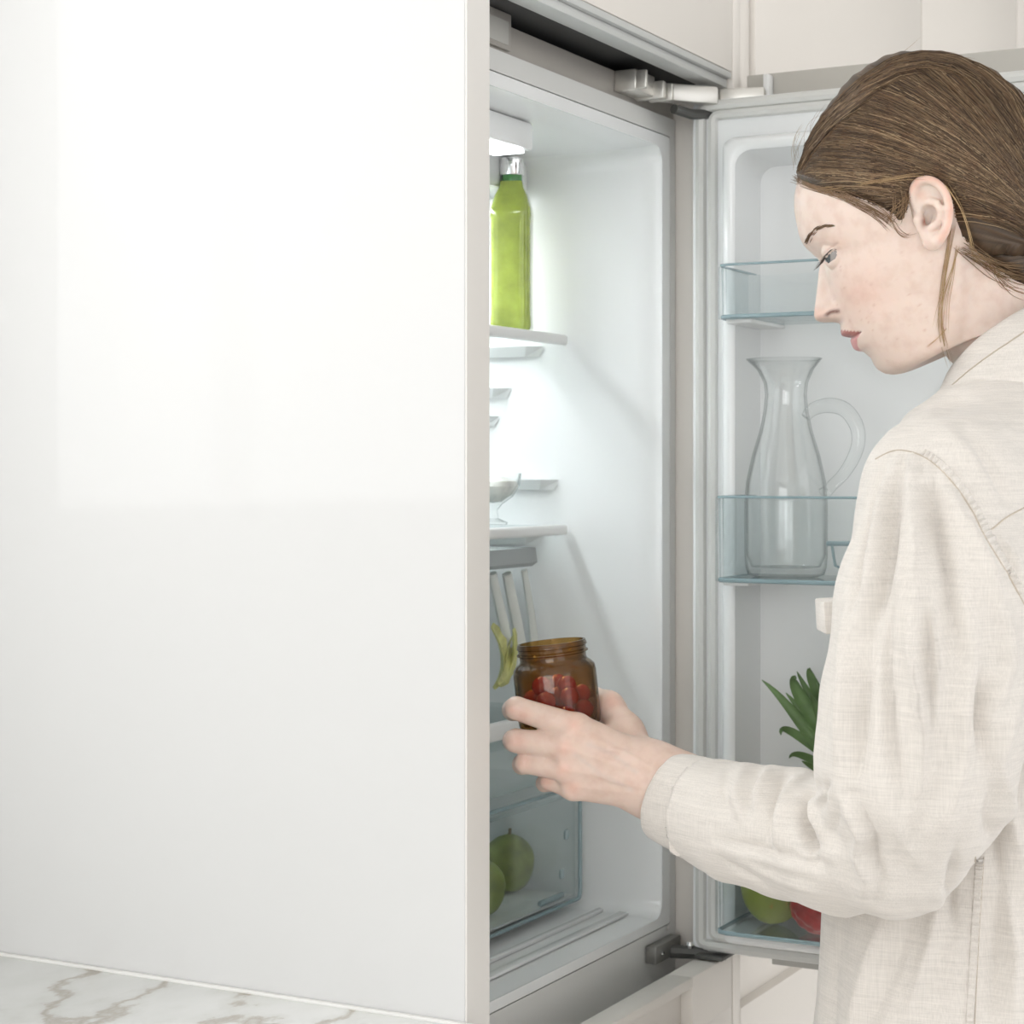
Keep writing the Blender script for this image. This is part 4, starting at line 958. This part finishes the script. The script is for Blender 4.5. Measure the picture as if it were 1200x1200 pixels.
for k_ in range(3000):
    if hr.random() < .62:
        i = hr.integers(0, 8); t = hr.random(); s0 = HL[i] * (1 - t) + HL[i + 1] * t
        xo = s0[0] + hr.uniform(-6, 40); tp = np.array([np.interp(xo, TOP[:, 0], TOP[:, 0]), np.interp(xo, TOP[:, 0], TOP[:, 1])])
        s0 = s0 + (tp - s0) * (hr.random() ** 1.1 * .98 if hr.random() < .75 else hr.uniform(-.05, .03))
    else:
        s0 = np.array([hr.uniform(1000, 1215), hr.uniform(80, 270)])
    g = G + hr.normal(0, 9, 2); md = (s0 + g) / 2; dn = g - s0; L_ = np.hypot(*dn)
    if L_ < 30: continue
    nv = np.array([dn[1], -dn[0]]) / L_
    ctl = md + nv * L_ * hr.uniform(.06, .17); end = hr.uniform(.55, 1.0); pts = []; lift = hr.uniform(.0001, .0013); wob = hr.uniform(0, 6)
    for t in np.linspace(0, end, 15):
        q_ = s0 * (1 - t) ** 2 + 2 * ctl * t * (1 - t) + g * t * t + nv * (1.2 * math.sin(wob + 5 * t))
        p_ = hcast(q_[0], q_[1], lift * min(1, 4 * t + .15))
        if p_ is None:
            if pts: break
            continue
        pts.append(p_)
    if len(pts) < 5: continue
    r0 = hr.uniform(.00022, .00050); c_ = colr_(); strand(pts, r0, c_)
    if k_ % 3 == 0: strand([mirror_pt(x_) for x_ in pts], r0, c_)
for k_ in range(700):                                                    # strands that follow the outline over the crown
    u0 = hr.uniform(-.3, 8.5) if hr.random() < .7 else hr.uniform(-.3, 2.5); dl = 1.5 + 17 * hr.random() ** 1.3; ln = hr.uniform(1.5, 5); pts = []; lift = hr.uniform(.0001, .0012)
    for t in np.linspace(0, 1, 16):
        u_ = np.clip(u0 + ln * t, 0, 11); q_ = np.array([np.interp(u_, range(12), TOP[:, 0]), np.interp(u_, range(12), TOP[:, 1])])
        cv = np.array([1085., 215.]) - q_; q_ = q_ + cv / np.hypot(*cv) * (dl * (1 + .9 * t) + 1.2 * math.sin(5 * t + k_))
        p_ = hcast(q_[0], q_[1], lift * min(1, 4 * t + .2))
        if p_ is None:
            if pts: break
            continue
        pts.append(p_)
    if len(pts) < 5: continue
    r0 = hr.uniform(.00022, .00048); c_ = colr_(); strand(pts, r0, c_); strand([mirror_pt(x_) for x_ in pts], r0, c_)
def wisp(pl, n_, spread, lift, col, r0=.00022, bv=head_bvh):
    for _ in range(n_):
        o1 = hr.normal(0, spread, 2); o2 = hr.normal(0, spread * 1.6, 2); K = np.array(pl, float); tt = np.linspace(0, 1, len(K))[:, None]
        K = catmull(K + o1 * (1 - tt) + o2 * tt, 14); pts = []; last = None
        for x_, y_ in K:
            p_ = hcast(x_, y_, lift); p2 = cast(bv, x_, y_, lift)
            best = [c for c in (p_, p2) if c is not None]
            if best: last = min(best, key=lambda c: (c - CAM) @ V); dl_ = (last - CAM) @ V
            elif last is None: dl_ = HD
            pts.append(at(x_, y_, dl_ if last is not None else HD))
        strand(pts, r0, np.array(col) * hr.uniform(.75, 1.15))
gold = (.50, .35, .18)
wisp([(1108, 217), (1121, 236), (1131, 258), (1138, 285), (1142, 312)], 5, 1.5, .0012, gold)
wisp([(1116, 262), (1112, 290), (1106, 330), (1103, 370), (1106, 400), (1116, 432)], 9, 2.0, .0010, gold)
wisp([(1122, 290), (1116, 320), (1108, 350), (1104, 385)], 7, 2.5, .0010, gold)
wisp([(1110, 385), (1098, 398), (1086, 408)], 2, .8, .0012, gold)
wisp([(965, 222), (1000, 217), (1035, 212), (1068, 207), (1085, 206)], 9, 1.6, .0022, (.40, .27, .14), .00024)
wisp([(1030, 242), (1043, 257), (1050, 270), (1058, 276), (1066, 274)], 5, 2, .0006, (.32, .2, .11))
wisp([(1056, 232), (1050, 246), (1042, 258)], 14, 4.5, .0008, (.26, .16, .08), .00028)
wisp([(1063, 228), (1060, 243), (1054, 256)], 12, 3.5, .0008, (.30, .19, .1), .00028)
wisp([(985, 228), (1010, 240), (1030, 250), (1046, 262)], 24, 3.5, .0005, (.24, .15, .085), .00024)
wisp([(938, 206), (948, 204), (968, 203), (990, 204)], 22, 3.0, .0014, (.17, .105, .058), .00028)
wisp([(933, 209), (950, 217), (975, 226), (1000, 232)], 40, 2.6, .0006, (.24, .15, .085), .0002)
wisp([(1130, 290), (1150, 303), (1175, 318), (1205, 325)], 26, 5, .0010, (.22, .14, .07), .0003)
wisp([(1150, 300), (1165, 322), (1180, 338), (1200, 345)], 9, 5, .0008, (.32, .2, .1), .0002)
for _ in range(46):                                                    # flyaways over the outline
    i = hr.uniform(0, 10.9); a_ = int(i); f_ = i - a_; s0 = TOP[a_] * (1 - f_) + TOP[a_ + 1] * f_
    d_ = TOP[min(11, a_ + 1)] - TOP[a_]; d_ = d_ / np.hypot(*d_); nv = np.array([d_[1], -d_[0]]); off = hr.normal(0, .02)
    up_ = hr.uniform(2, 13); ln = hr.uniform(20, 60); K = [s0 - nv * 3, s0 + d_ * ln * .3 + nv * up_ * .7, s0 + d_ * ln * .7 + nv * up_, s0 + d_ * ln + nv * up_ * hr.uniform(.2, 1.3)]
    strand([sag(x_, y_, off) for x_, y_ in catmull(K, 10)], .00013, np.array(gold) * hr.uniform(.5, 1))
so = link('hair_strands', np_mesh('hair_strands', np.array(sv), np.array(sf), np.array(sc)), M['hairm'], hair, True, 0); so['kind'] = 'stuff'
# the low tail behind her neck
c0 = sag(1255, 340); S = SDF(c0 - .13, c0 + .13, .0025)
S.chain([sag(1218, 268), sag(1236, 297), sag(1256, 330), sag(1282, 400), sag(1290, 470)], [.020, .014, .022, .021, .009], .012)
tP, tQ = S.mesh(); tn = normals(tP, tQ); tx, ty, _ = project(tP); tP = tP + tn * (.0012 * np.sin((tP @ Nn) * 1500 + ty * .02))[:, None]
link('ponytail', np_mesh('ponytail', tP, tQ, np.ones((len(tP), 3)) * np.array([.10, .063, .034])), M['hairm'], hair, True, 0)

# ------------------------------------------------------------------ linen
def linen(name, c):
    m = mat(name, c, .75, spec=.25, sheen=.25); nt = m.node_tree; b = nt.nodes['Principled BSDF']; tc = nt.nodes['Texture Coordinate']
    mp0 = nt.nodes.new('ShaderNodeMapping'); mp0.inputs['Rotation'].default_value = (0, 0, -math.atan2(Aa[1], Aa[0])); nt.links.new(tc.outputs['Object'], mp0.inputs['Vector'])
    outs = []
    for sc_, dt in (((60, 60, 1500), 2), ((1300, 1300, 45), 2), ((14, 14, 420), 3)):
        mp = nt.nodes.new('ShaderNodeMapping'); mp.inputs['Scale'].default_value = sc_; nt.links.new(mp0.outputs[0], mp.inputs['Vector'])
        n = nt.nodes.new('ShaderNodeTexNoise'); n.inputs['Scale'].default_value = 1; n.inputs['Detail'].default_value = dt; nt.links.new(mp.outputs[0], n.inputs['Vector']); outs.append(n.outputs['Fac'])
    a1 = nt.nodes.new('ShaderNodeMath'); a1.operation = 'ADD'; nt.links.new(outs[0], a1.inputs[0]); nt.links.new(outs[1], a1.inputs[1])
    a2 = nt.nodes.new('ShaderNodeMath'); a2.operation = 'MULTIPLY_ADD'; a2.inputs[1].default_value = .7; nt.links.new(outs[2], a2.inputs[0]); nt.links.new(a1.outputs[0], a2.inputs[2])
    rp = nt.nodes.new('ShaderNodeValToRGB'); rp.color_ramp.elements[0].position = .30; rp.color_ramp.elements[1].position = .62
    dv_ = nt.nodes.new('ShaderNodeMath'); dv_.operation = 'MULTIPLY'; dv_.inputs[1].default_value = .37; nt.links.new(a2.outputs[0], dv_.inputs[0]); nt.links.new(dv_.outputs[0], rp.inputs['Fac'])
    rp.color_ramp.elements[0].color = (*[x * .83 for x in c], 1); rp.color_ramp.elements[1].color = (*[min(1, x * 1.07) for x in c], 1)
    nt.links.new(rp.outputs[0], b.inputs['Base Color'])
    bp = nt.nodes.new('ShaderNodeBump'); bp.inputs['Strength'].default_value = .35; bp.inputs['Distance'].default_value = .0006
    nt.links.new(a2.outputs[0], bp.inputs['Height']); nt.links.new(bp.outputs['Normal'], b.inputs['Normal'])
    return m
M['linen'] = linen('off_white_linen', (.70, .655, .606))
M['thread'] = mat('beige_seam_thread', (.52, .45, .37), .8, vary=.1)

# ------------------------------------------------------------------ shirt
TR = [  # row, front x, back x, half width
 (425, 1150, 1240, .050), (440, 1128, 1252, .066), (456, 1102, 1264, .092), (472, 1084, 1275, .112), (488, 1062, 1286, .126), (512, 1046, 1298, .137), (560, 1028, 1311, .140), (650, 1014, 1326, .130),
 (740, 990, 1330, .120), (850, 980, 1326, .116), (1000, 970, 1322, .118), (1200, 956, 1334, .138), (1420, 946, 1344, .170), (1470, 944, 1346, .171)]
zr = np.array([sag(1150, r_[0])[2] for r_ in TR]); af_ = np.array([(sag(r_[1], r_[0]) - HC) @ Aa for r_ in TR]); ab_ = np.array([(sag(r_[2], r_[0]) - HC) @ Aa for r_ in TR]); wn_ = np.array([r_[3] for r_ in TR])
o_ = zr.argsort(); zr, af_, ab_, wn_ = zr[o_], af_[o_], ab_[o_], wn_[o_]
SL = [(1106, 578, 1.350, .0570), (1097, 710, 1.318, .0615), (1085, 825, 1.312, .0650), (1070, 915, 1.312, .0610), (1052, 990, 1.318, .0440)]
FA = [(1046, 1004, 1.318, .0385), (985, 992, 1.358, .043), (925, 977, 1.405, .0425), (870, 964, 1.440, .0405), (835, 953, 1.465, .0365), (812, 945, 1.478, .0330)]
slp = [at(*s_[:3]) for s_ in SL]; fap = [at(*s_[:3]) for s_ in FA]
RS = [sag(1120, 600, -.17), sag(1135, 800, -.185), sag(1150, 1000, -.195), sag(1160, 1190, -.205)]
allp = np.array(slp + fap + RS + [sag(930, 1400, .17), sag(1350, 1400, .18), sag(1350, 1400, -.18), sag(930, 1400, -.18), sag(1150, 430)])
HEM = .745
lo = allp.min(0) - .085; hi = allp.max(0) + .085; lo[2] = HEM - .02; hi[2] = 1.40
h_ = .0031
S = SDF(lo, hi, h_); sl, X, Y, Z = S.block(lo, hi)
Zf = S.ax[2]; ctr = (np.interp(Zf, zr, af_) + np.interp(Zf, zr, ab_)) / 2; ra = (np.interp(Zf, zr, ab_) - np.interp(Zf, zr, af_)) / 2; rn = np.interp(Zf, zr, wn_)
a_ = (X - HC[0]) * np.float32(Aa[0]) + (Y - HC[1]) * np.float32(Aa[1]); n_ = (X - HC[0]) * np.float32(Nn[0]) + (Y - HC[1]) * np.float32(Nn[1])
ctr, ra, rn = [np.float32(v_)[None, None, :] for v_ in (ctr, ra, rn)]
e_ = np.float32(2.4); d = ((np.abs(a_ - ctr) / ra) ** e_ + (np.abs(n_) / rn) ** e_) ** (1 / e_)
d = (d - 1) * np.minimum(ra, rn) * .85
d = np.maximum(d, np.float32(HEM) - Z)
S.f = d.astype(np.float32); del d
S2_ = SDF(lo, hi, h_)
S2_.chain(slp, [s_[3] for s_ in SL], .02); S2_.chain(fap, [s_[3] for s_ in FA], .014)
kz = np.interp(S.ax[2], [at(1080, 830, 1.33)[2], at(1080, 640, 1.34)[2]], [.003, .030]).astype(np.float32)[None, None, :]
S.f = smin(S.f, S2_.f, kz); del S2_
S2_ = SDF(lo, hi, h_); S2_.chain(RS, [.060, .058, .052, .042], .02); S.f = smin(S.f, S2_.f, kz); del S2_
# sleeve ends: cut the forearm off inside the cuff
cA, cB = at(*FA[-2][:3]), at(*FA[-1][:3])
P, Q = S.mesh(); P = smooth_mesh(P, Q, 2, .5)
cd_ = (cB - cA) / np.linalg.norm(cB - cA); kill = ((P - cB) @ cd_ > -.004) & (np.linalg.norm(P - cB, axis=1) < .09); kill |= P[:, 2] < HEM + .0035
kill |= (np.linalg.norm(P - RS[-1], axis=1) < .09) & (P[:, 2] < RS[-1][2] - .01)
Q = Q[~kill[Q].any(1)]
nrm = normals(P, Q); px, py, pd = project(P); vis = np.clip(((CAM - P) * nrm).sum(1) / np.linalg.norm(CAM - P, axis=1) * 2 + .35, 0, 1)
near = sstep(-pd, -1.50, -1.42)                                        # only the side she turns to us
sleeve_d = np.full(len(P), 9.)
for k_ in range(len(slp) - 1):
    a, b_ = slp[k_], slp[k_ + 1]; t = np.clip(((P - a) @ (b_ - a)) / ((b_ - a) @ (b_ - a)), 0, 1); sleeve_d = np.minimum(sleeve_d, np.linalg.norm(P - a - t[:, None] * (b_ - a), axis=1) - (SL[k_][3] + (SL[k_ + 1][3] - SL[k_][3]) * t))
disp = np.zeros(len(P))
def fold(pl, w_, amp, mask=1.0, pw=1.6, tap=.6):
    global disp
    d_, t_ = dist_poly(px, py, pl); mx_, my_ = np.mean(pl, axis=0); k0 = 3.9 if (mx_ > 990 and my_ < 890) else 2.3; disp = disp + k0 * amp / 1000 * np.exp(-(d_ / w_) ** pw) * np.sin(np.pi * np.clip(t_, .04, .96)) ** tap * mask
FOLDS = [ # upper sleeve: long soft folds falling from the gathered armhole
 ([(1042, 534), (1028, 571), (1016, 632), (1003, 718)], 6, -2.6), ([(1040, 545), (1032, 610), (1015, 697), (1006, 745)], 8, 2.4), ([(1057, 536), (1049, 588), (1042, 653), (1022, 745)], 7, -2.8),
 ([(1066, 538), (1070, 571), (1075, 632), (1076, 740), (1082, 830)], 9, 2.6), ([(1058, 640), (1052, 720), (1048, 800)], 6, 1.8), ([(1092, 545), (1096, 601), (1112, 675), (1120, 760)], 9, -3.0),
 ([(1100, 560), (1126, 610), (1159, 670), (1172, 720)], 9, 2.6), ([(1062, 680), (1067, 767), (1084, 862), (1080, 927)], 7, 2.6), ([(1048, 700), (1040, 780), (1046, 870), (1060, 940)], 8, -2.4),
 ([(999, 700), (993, 800), (984, 905)], 9, 2.4), ([(1020, 750), (1010, 830), (1004, 930)], 8, -2.2), ([(1090, 690), (1100, 770), (1096, 850)], 6, 2.0), ([(1085, 700), (1090, 790), (1092, 880)], 7, -1.2), ([(1149, 780), (1147, 840), (1152, 890)], 8, -3),
 ([(1130, 700), (1140, 780), (1130, 880), (1112, 960)], 12, 2.0), ([(1180, 720), (1178, 780), (1162, 840)], 9, 2.2), ([(1030, 930), (1060, 990), (1085, 1020)], 10, 1.6), ([(1100, 900), (1080, 960), (1050, 1010)], 9, -1.5),
 # gathers at the armhole
 ([(1052, 530), (1050, 556)], 4.5, .6), ([(1061, 529), (1060, 560)], 4.5, -.6), ([(1070, 531), (1070, 562)], 4.5, .6), ([(1079, 536), (1079, 565)], 4.5, -.6), ([(1088, 541), (1089, 570)], 4.5, .6), ([(1110, 560), (1108, 590)], 4.5, -.6), ([(1120, 571), (1120, 600)], 4.5, .6),
 # forearm: deep cross folds behind the elbow
 ([(958, 922), (947, 938), (943, 958), (946, 982), (958, 1006)], 6, -8), ([(972, 918), (964, 940), (962, 950)], 4, -4.0), ([(980, 922), (958, 938), (956, 962), (970, 985)], 6, 3.2), ([(942, 908), (924, 930), (914, 965), (912, 997)], 8, 3.6),
 ([(922, 905), (910, 935), (906, 962), (900, 985)], 6, -3.8), ([(905, 900), (889, 925), (884, 960)], 7, 2.6), ([(893, 900), (880, 930), (880, 960)], 5, -2.4), ([(872, 898), (864, 935), (876, 972)], 6, 2.2), ([(852, 897), (850, 930), (858, 965)], 5, -1.4),
 ([(836, 982), (890, 994), (912, 1000), (966, 1014)], 4, -2.2), ([(840, 992), (900, 1008), (960, 1026)], 6, 1.5), ([(848, 1006), (875, 1026), (905, 1046)], 3.5, -2.0), ([(860, 1002), (910, 1030), (960, 1048)], 5, 1.2),
 ([(985, 930), (1000, 955), (1012, 978), (1008, 1002), (1018, 1030), (1010, 1054)], 7, 3.4), ([(998, 930), (1012, 955), (1024, 982), (1022, 1004), (1032, 1030), (1026, 1052)], 6, -3.2),
 ([(930, 1010), (960, 1000), (990, 1005)], 6, 1.6), ([(985, 945), (975, 975), (985, 1000)], 6, -1.8),
 # back and side of the body
 ([(1200, 795), (1180, 850), (1166, 890), (1182, 950), (1200, 1010)], 9, 3.2), ([(1168, 905), (1160, 960), (1172, 1040)], 8, -3.0), ([(1120, 990), (1112, 1040), (1118, 1090)], 5, -2.6), ([(1104, 1030), (1092, 1100), (1062, 1200)], 8, 2.4),
 ([(1070, 1070), (1050, 1130), (1020, 1200)], 10, -2.0), ([(1180, 1040), (1190, 1120), (1186, 1200)], 8, 2.4), ([(1035, 1075), (1015, 1140), (995, 1210)], 10, 2.4), ([(985, 1080), (975, 1150), (975, 1220)], 8, -2.0), ([(1165, 1060), (1162, 1130), (1160, 1210)], 7, -2),
 ([(1100, 500), (1140, 540), (1170, 590)], 12, 1.6), ([(1130, 500), (1165, 560), (1195, 600)], 12, -1.6), ([(1180, 640), (1190, 670), (1200, 690)], 5, 1.8), ([(1165, 625), (1180, 655), (1192, 690)], 4, -1.8), ([(1090, 490), (1120, 475), (1160, 470)], 8, -1.2)]
for f_ in FOLDS: fold(*f_)
disp *= vis * near
# small crumples everywhere, longer along the cloth's fall
a2 = (P - HC) @ Aa; n2 = (P - HC) @ Nn; z2 = P[:, 2]
cr_ = np.array([noise.noise(Vector((x_ * 34, y_ * 34, z_ * 11))) + .5 * noise.noise(Vector((x_ * 75, y_ * 75, z_ * 30 + 7))) for x_, y_, z_ in zip(a2, n2, z2)])
disp += cr_ * .0016
rid = np.array([1 - abs(noise.noise(Vector((x_ * 26 + 4, y_ * 26, z_ * 7)))) * 2 for x_, y_, z_ in zip(a2, n2, z2)])
disp += .0017 * np.clip(rid, -1, 1) * (1 - .5 * near * vis)
P = P + nrm * disp[:, None]
use = np.unique(Q); rem = np.full(len(P), -1); rem[use] = np.arange(len(use)); shP, shQ = P[use], rem[Q]
shirt = link('shirt', np_mesh('shirt', shP, shQ), M['linen'], person, True, 0); shirt['label'] = 'loose off-white linen shirt'
sm = shirt.modifiers.new('cloth_thickness', 'SOLIDIFY'); sm.thickness = .0008; sm.offset = -1
sbvh = BVHTree.FromPolygons([tuple(v_) for v_ in shP], [tuple(f_) for f_ in shQ])
def seam(pl, r_=.0005, lift=.0001, n_=40, name='seam'):
    pts = [cast(sbvh, x_, y_, lift) for x_, y_ in catmull(pl, n_)]; pts = [p_ for p_ in pts if p_ is not None]
    ok = [pts[0]]
    for p_ in pts[1:]:
        if np.linalg.norm(p_ - ok[-1]) < .03: ok.append(p_)
    MB().tube(ok, r_, 5).build(name, M['thread'], shirt)
ARM = [(1026, 538), (1044, 529), (1060, 528), (1080, 534), (1098, 546), (1120, 570), (1140, 600), (1152, 625), (1170, 655), (1185, 680), (1202, 712)]
seam(ARM); seam([(1156, 623), (1165, 618), (1180, 606), (1202, 594)]); seam([(1143, 1004), (1142, 1020), (1137, 1100), (1131, 1203)], .0004); seam([(1153, 1004), (1152, 1020), (1147, 1100), (1142, 1203)], .0003)
def band(pl, off, name):                                               # flat felled strip beside a seam
    K = catmull(pl, 170); T_ = np.gradient(K, axis=0); T_ /= np.hypot(T_[:, 0], T_[:, 1])[:, None]; Nv = np.stack([T_[:, 1], -T_[:, 0]], 1)
    rows = []
    for k0, l_ in ((0, .0001), (.12, .0011), (.88, .0011), (1, .0001)):
        rows.append([cast(sbvh, *(K[i] + Nv[i] * off * k0), l_ * (1.25 + .75 * math.sin(i * 1.05) + .3 * math.sin(i * .37))) for i in range(len(K))])
    ok = [i for i in range(len(K)) if all(r_[i] is not None for r_ in rows)]
    MB().rings([[rows[j][i] for j in range(4)] for i in ok], False).build(name, M['linen'], shirt, recalc=True)
band(ARM[3:], 9, 'seam_band'); band([(1143, 1006), (1142, 1020), (1137, 1100), (1131, 1203)], 10, 'seam_band')
# cuff: open tube with a turned edge, slit and flap
ax0 = at(840, 954, 1.462); ax1 = at(783, 934, 1.499)
ad = (ax1 - ax0) / np.linalg.norm(ax1 - ax0); up_ = U - ad * (U @ ad); up_ /= np.linalg.norm(up_); sd = np.cross(ad, up_); sd = sd if sd @ V < 0 else -sd
rows = []
for t, k0 in ((-.02, .0376), (.02, .0392), (.04, .0396), (.10, .0392), (.3, .0385), (.5, .0378), (.7, .0368), (.88, .0356), (.97, .0348), (1.0, .0335), (.98, .0322), (.85, .0322), (.5, .034), (0.1, .035)):
    ring = []
    for j in range(64):
        th_ = 2 * math.pi * j / 64; c_, s_ = math.cos(th_), math.sin(th_)
        r_ = k0 * (1 + .012 * math.sin(13 * th_ + 4 * t) * (1 - .5 * t) + .02 * math.sin(3 * th_ + 1)) + (.0008 * math.sin(29 * th_) if t < .1 else 0)
        slant = .010 * c_ * -1 * t
        ring.append(ax0 + (ax1 - ax0) * t + ad * (slant * -1.0 if False else .006 * t * -c_) + up_ * (c_ * r_ * 1.0) + sd * (s_ * r_ * .84))
    rows.append(ring)
MB().rings(rows).build('cuff', M['linen'], shirt, angle=60)
b = MB(); q0 = lambda px, py, dd=0: at(px, py, 1.462 + dd)
rows = []
for i in range(7):
    t = i / 6; x0, y0 = 785 + 50 * t, 988 + 27 * t; w_ = 20 - 6 * t
    rows.append([q0(x0 - 2, y0 - 8, -.010), q0(x0, y0 + w_ * .45 + 2.5 * math.sin(i * 2), -.012), q0(x0 + 1, y0 + w_ * .6, -.002), q0(x0 + 2, y0 + w_ * .35, .008), q0(x0, y0 - 8, .01)])
b.rings(rows, True, True, True).build('cuff_flap', M['linen'], shirt, angle=70)
def ring_seam(t, rr):
    b = MB(); pts = []
    for j in range(49):
        th_ = 2 * math.pi * j / 48; c_, s_ = math.cos(th_), math.sin(th_)
        pts.append(ax0 + (ax1 - ax0) * t + ad * (.006 * t * -c_) + up_ * (c_ * rr) + sd * (s_ * rr * .84))
    b.tube(pts, .0004, 4, False).build('cuff_stitching', M['thread'], shirt)
ring_seam(.12, .0396)
# collar: standing band around the neck, folded over
rows = []
cc = sag(1188, 428); ca = -Aa * 0.53 + U * .85; ca /= np.linalg.norm(ca); cf = Aa - ca * (Aa @ ca); cf /= np.linalg.norm(cf)
def cring(h0, rf, rb, rw):
    out = []
    for j in range(72):
        th_ = 2 * math.pi * j / 72; c_, s_ = math.cos(th_), math.sin(th_)
        out.append(cc + ca * (h0 + .007 * s_ * s_ + .004 * max(0, c_)) + cf * (c_ * (rb if c_ > 0 else rf)) + Nn * (s_ * rw * (1 + .008 * math.sin(7 * th_))))
    return out
for q_ in ((-.030, .078, .080, .094), (-.012, .074, .074, .088), (.000, .069, .068, .081), (.006, .065, .064, .0765), (.0085, .0635, .0625, .0745), (.016, .053, .056, .066), (.0215, .045, .052, .0605), (.0235, .041, .049, .0565), (.0225, .0385, .047, .054), (.012, .040, .048, .056), (-.01, .05, .05, .062)): rows.append(cring(*q_))
MB().rings(rows).build('collar', M['linen'], shirt, angle=60)
b = MB(); pts = cring(.0075, .0642, .0632, .0757); b.tube(pts + pts[:1], .0005, 5, False); b.build('collar_seam', M['thread'], shirt)
# chest pocket flap at her front
pf = at(978, 721, 1.40)
MB().box(-.0105, .012, -.02, .02, -.0115, .0115, .0015, M=Matrix.Translation(Vector(pf)) @ Matrix.Rotation(TH - math.pi / 2, 4, 'Z') @ Matrix.Rotation(-.06, 4, 'Y')).build('pocket_flap', M['linen'], shirt)
# ------------------------------------------------------------------ trousers and shoes
def bp_(a, n_, z): return person.location * 1 + Vector(Aa * a + Nn * n_) + Vector((0, 0, z))
lo = np.array(bp_(0, 0, 0)) - np.array([.30, .30, 0]); hi = lo + np.array([.6, .6, 1.0]); lo[2] = .03
S = SDF(lo, hi, .008); npv = lambda *a: np.array(bp_(*a))
S.ell(npv(.0, 0, .90), (Aa, Nn, U), (.088, .100, .11), .03)
for s2 in (1, -1):
    S.chain([npv(.0, .060 * s2, .84), npv(.0, .078 * s2, .64), npv(.005, .09 * s2, .45), npv(.015, .092 * s2, .25), npv(.02, .094 * s2, .09)], [.062, .072, .066, .062, .056], .02)
tP, tQ = S.mesh(); tP = tP + normals(tP, tQ) * np.array([noise.noise(Vector(p_) * 14) for p_ in tP])[:, None] * .004
link('trousers', np_mesh('trousers', tP, tQ), mat('pale_grey_denim', (.45, .47, .50), .8, vary=.08, vscale=200, bump=.2, bscale=900), person, True, 0)
shoe_m = mat('white_canvas_shoe', (.75, .74, .71), .6, vary=.05, bump=.1)
for s2 in (1, -1):
    S = SDF(npv(-.22, .10 * s2, 0) - np.array([.2, .2, .02]), npv(.0, .10 * s2, .13) + np.array([.2, .2, 0]), .005)
    S.chain([npv(.05, .095 * s2, .042), npv(-.04, .10 * s2, .045), npv(-.14, .108 * s2, .034)], [.036, .038, .032], .02); S.cone(npv(.03, .095 * s2, .05), npv(.025, .095 * s2, .10), .036, .040, .02)
    sl, X, Y, Z = S.block(S.lo, S.lo + S.n * S.h); S.f = np.maximum(S.f, .003 - Z - 0 * X)
    sP, sQ = S.mesh(); link('shoe', np_mesh('shoe', sP, sQ), shoe_m, person, True, 0)

# ================================================================== the jar in her hand
j0 = at(657, 853, JD); j1 = at(646, 752, JD)
jz = Vector(j1 - j0); jh = jz.length; jz.normalize(); jx = Vector(R) - jz * jz.dot(Vector(R)); jx.normalize(); jy = jz.cross(jx)
JT = Matrix.Translation(Vector(j0)) @ Matrix((jx, jy, jz)).transposed().to_4x4()
jar = empty('amber_jar', tuple(j0)); tag(jar, 'open amber glass jar of red berries held in her left hand', 'jar')
am = clear_mat('amber_glass', (.72, .56, .32), (.16, .085, .03), .4, .02, 1.5, refl=.05)
Rj = .0335
def octo(a, z):
    if z > .052: return 1.0
    k_ = math.pi / 4; t = ((a + k_ / 2) % k_) - k_ / 2; r_ = math.cos(math.pi / 8) / math.cos(t); return .35 + .65 * min(1.0, r_ * 1.045)
s_ = jh / .0685
jp = [(.024, 0), (.030, .0012), (.0328, .004), (Rj, .009), (Rj, .044), (.0328, .0485), (.0300, .0515), (.0272, .0530), (.0262, .0550), (.0264, .0585), (.0282, .0595), (.0282, .0606), (.0268, .0615), (.0268, .0640), (.0278, .0648), (.0276, .0660), (.0268, .0685),
      (.0252, .0685), (.0248, .060), (.0245, .054), (.0262, .0515), (.0300, .0475), (.0310, .044), (.0310, .009), (.029, .0045), (.0, .0038)]
MB().lathe([(r_, z_ * s_) for r_, z_ in jp], 64, JT, octo).build('glass_wall', am, jar, angle=40)
bm_ = mat('red_berry_skin', (.62, .018, .02), .18, coat=.6, vary=.35, vscale=90)
b0 = None; br = np.random.default_rng(5)
spots = []
for lay, cnt, rr in ((.0125, 7, .0215), (.0115, 1, 0), (.0245, 6, .0195), (.0255, 1, .002), (.0345, 3, .012)):
    for k_ in range(cnt):
        a = 2 * math.pi * k_ / cnt + lay * 40 + br.uniform(-.12, .12); spots.append((rr * math.cos(a), rr * math.sin(a), lay + br.uniform(-.001, .0015)))
for i, sp_ in enumerate(spots):
    Pw = JT @ Vector(sp_); r_ = .0078 * br.uniform(.92, 1.04)
    if b0 is None:
        b0 = MB().lathe([(0, -1)] + [(math.sin(math.pi * k_ / 12), -math.cos(math.pi * k_ / 12) * (1 - .12 * (k_ > 10))) for k_ in range(1, 12)] + [(.12, .84), (0, .80)], 18).build('berry', bm_); o = b0
    else:
        o = b0.copy(); COL.objects.link(o)
    o.location = Pw; o.scale = (r_, r_, r_); o.rotation_euler = (br.uniform(-1.5, 1.5), br.uniform(-1.5, 1.5), br.uniform(0, 6))
    tag(o, 'small shiny red berry inside the amber jar', 'berry', 'red berries in the amber jar')
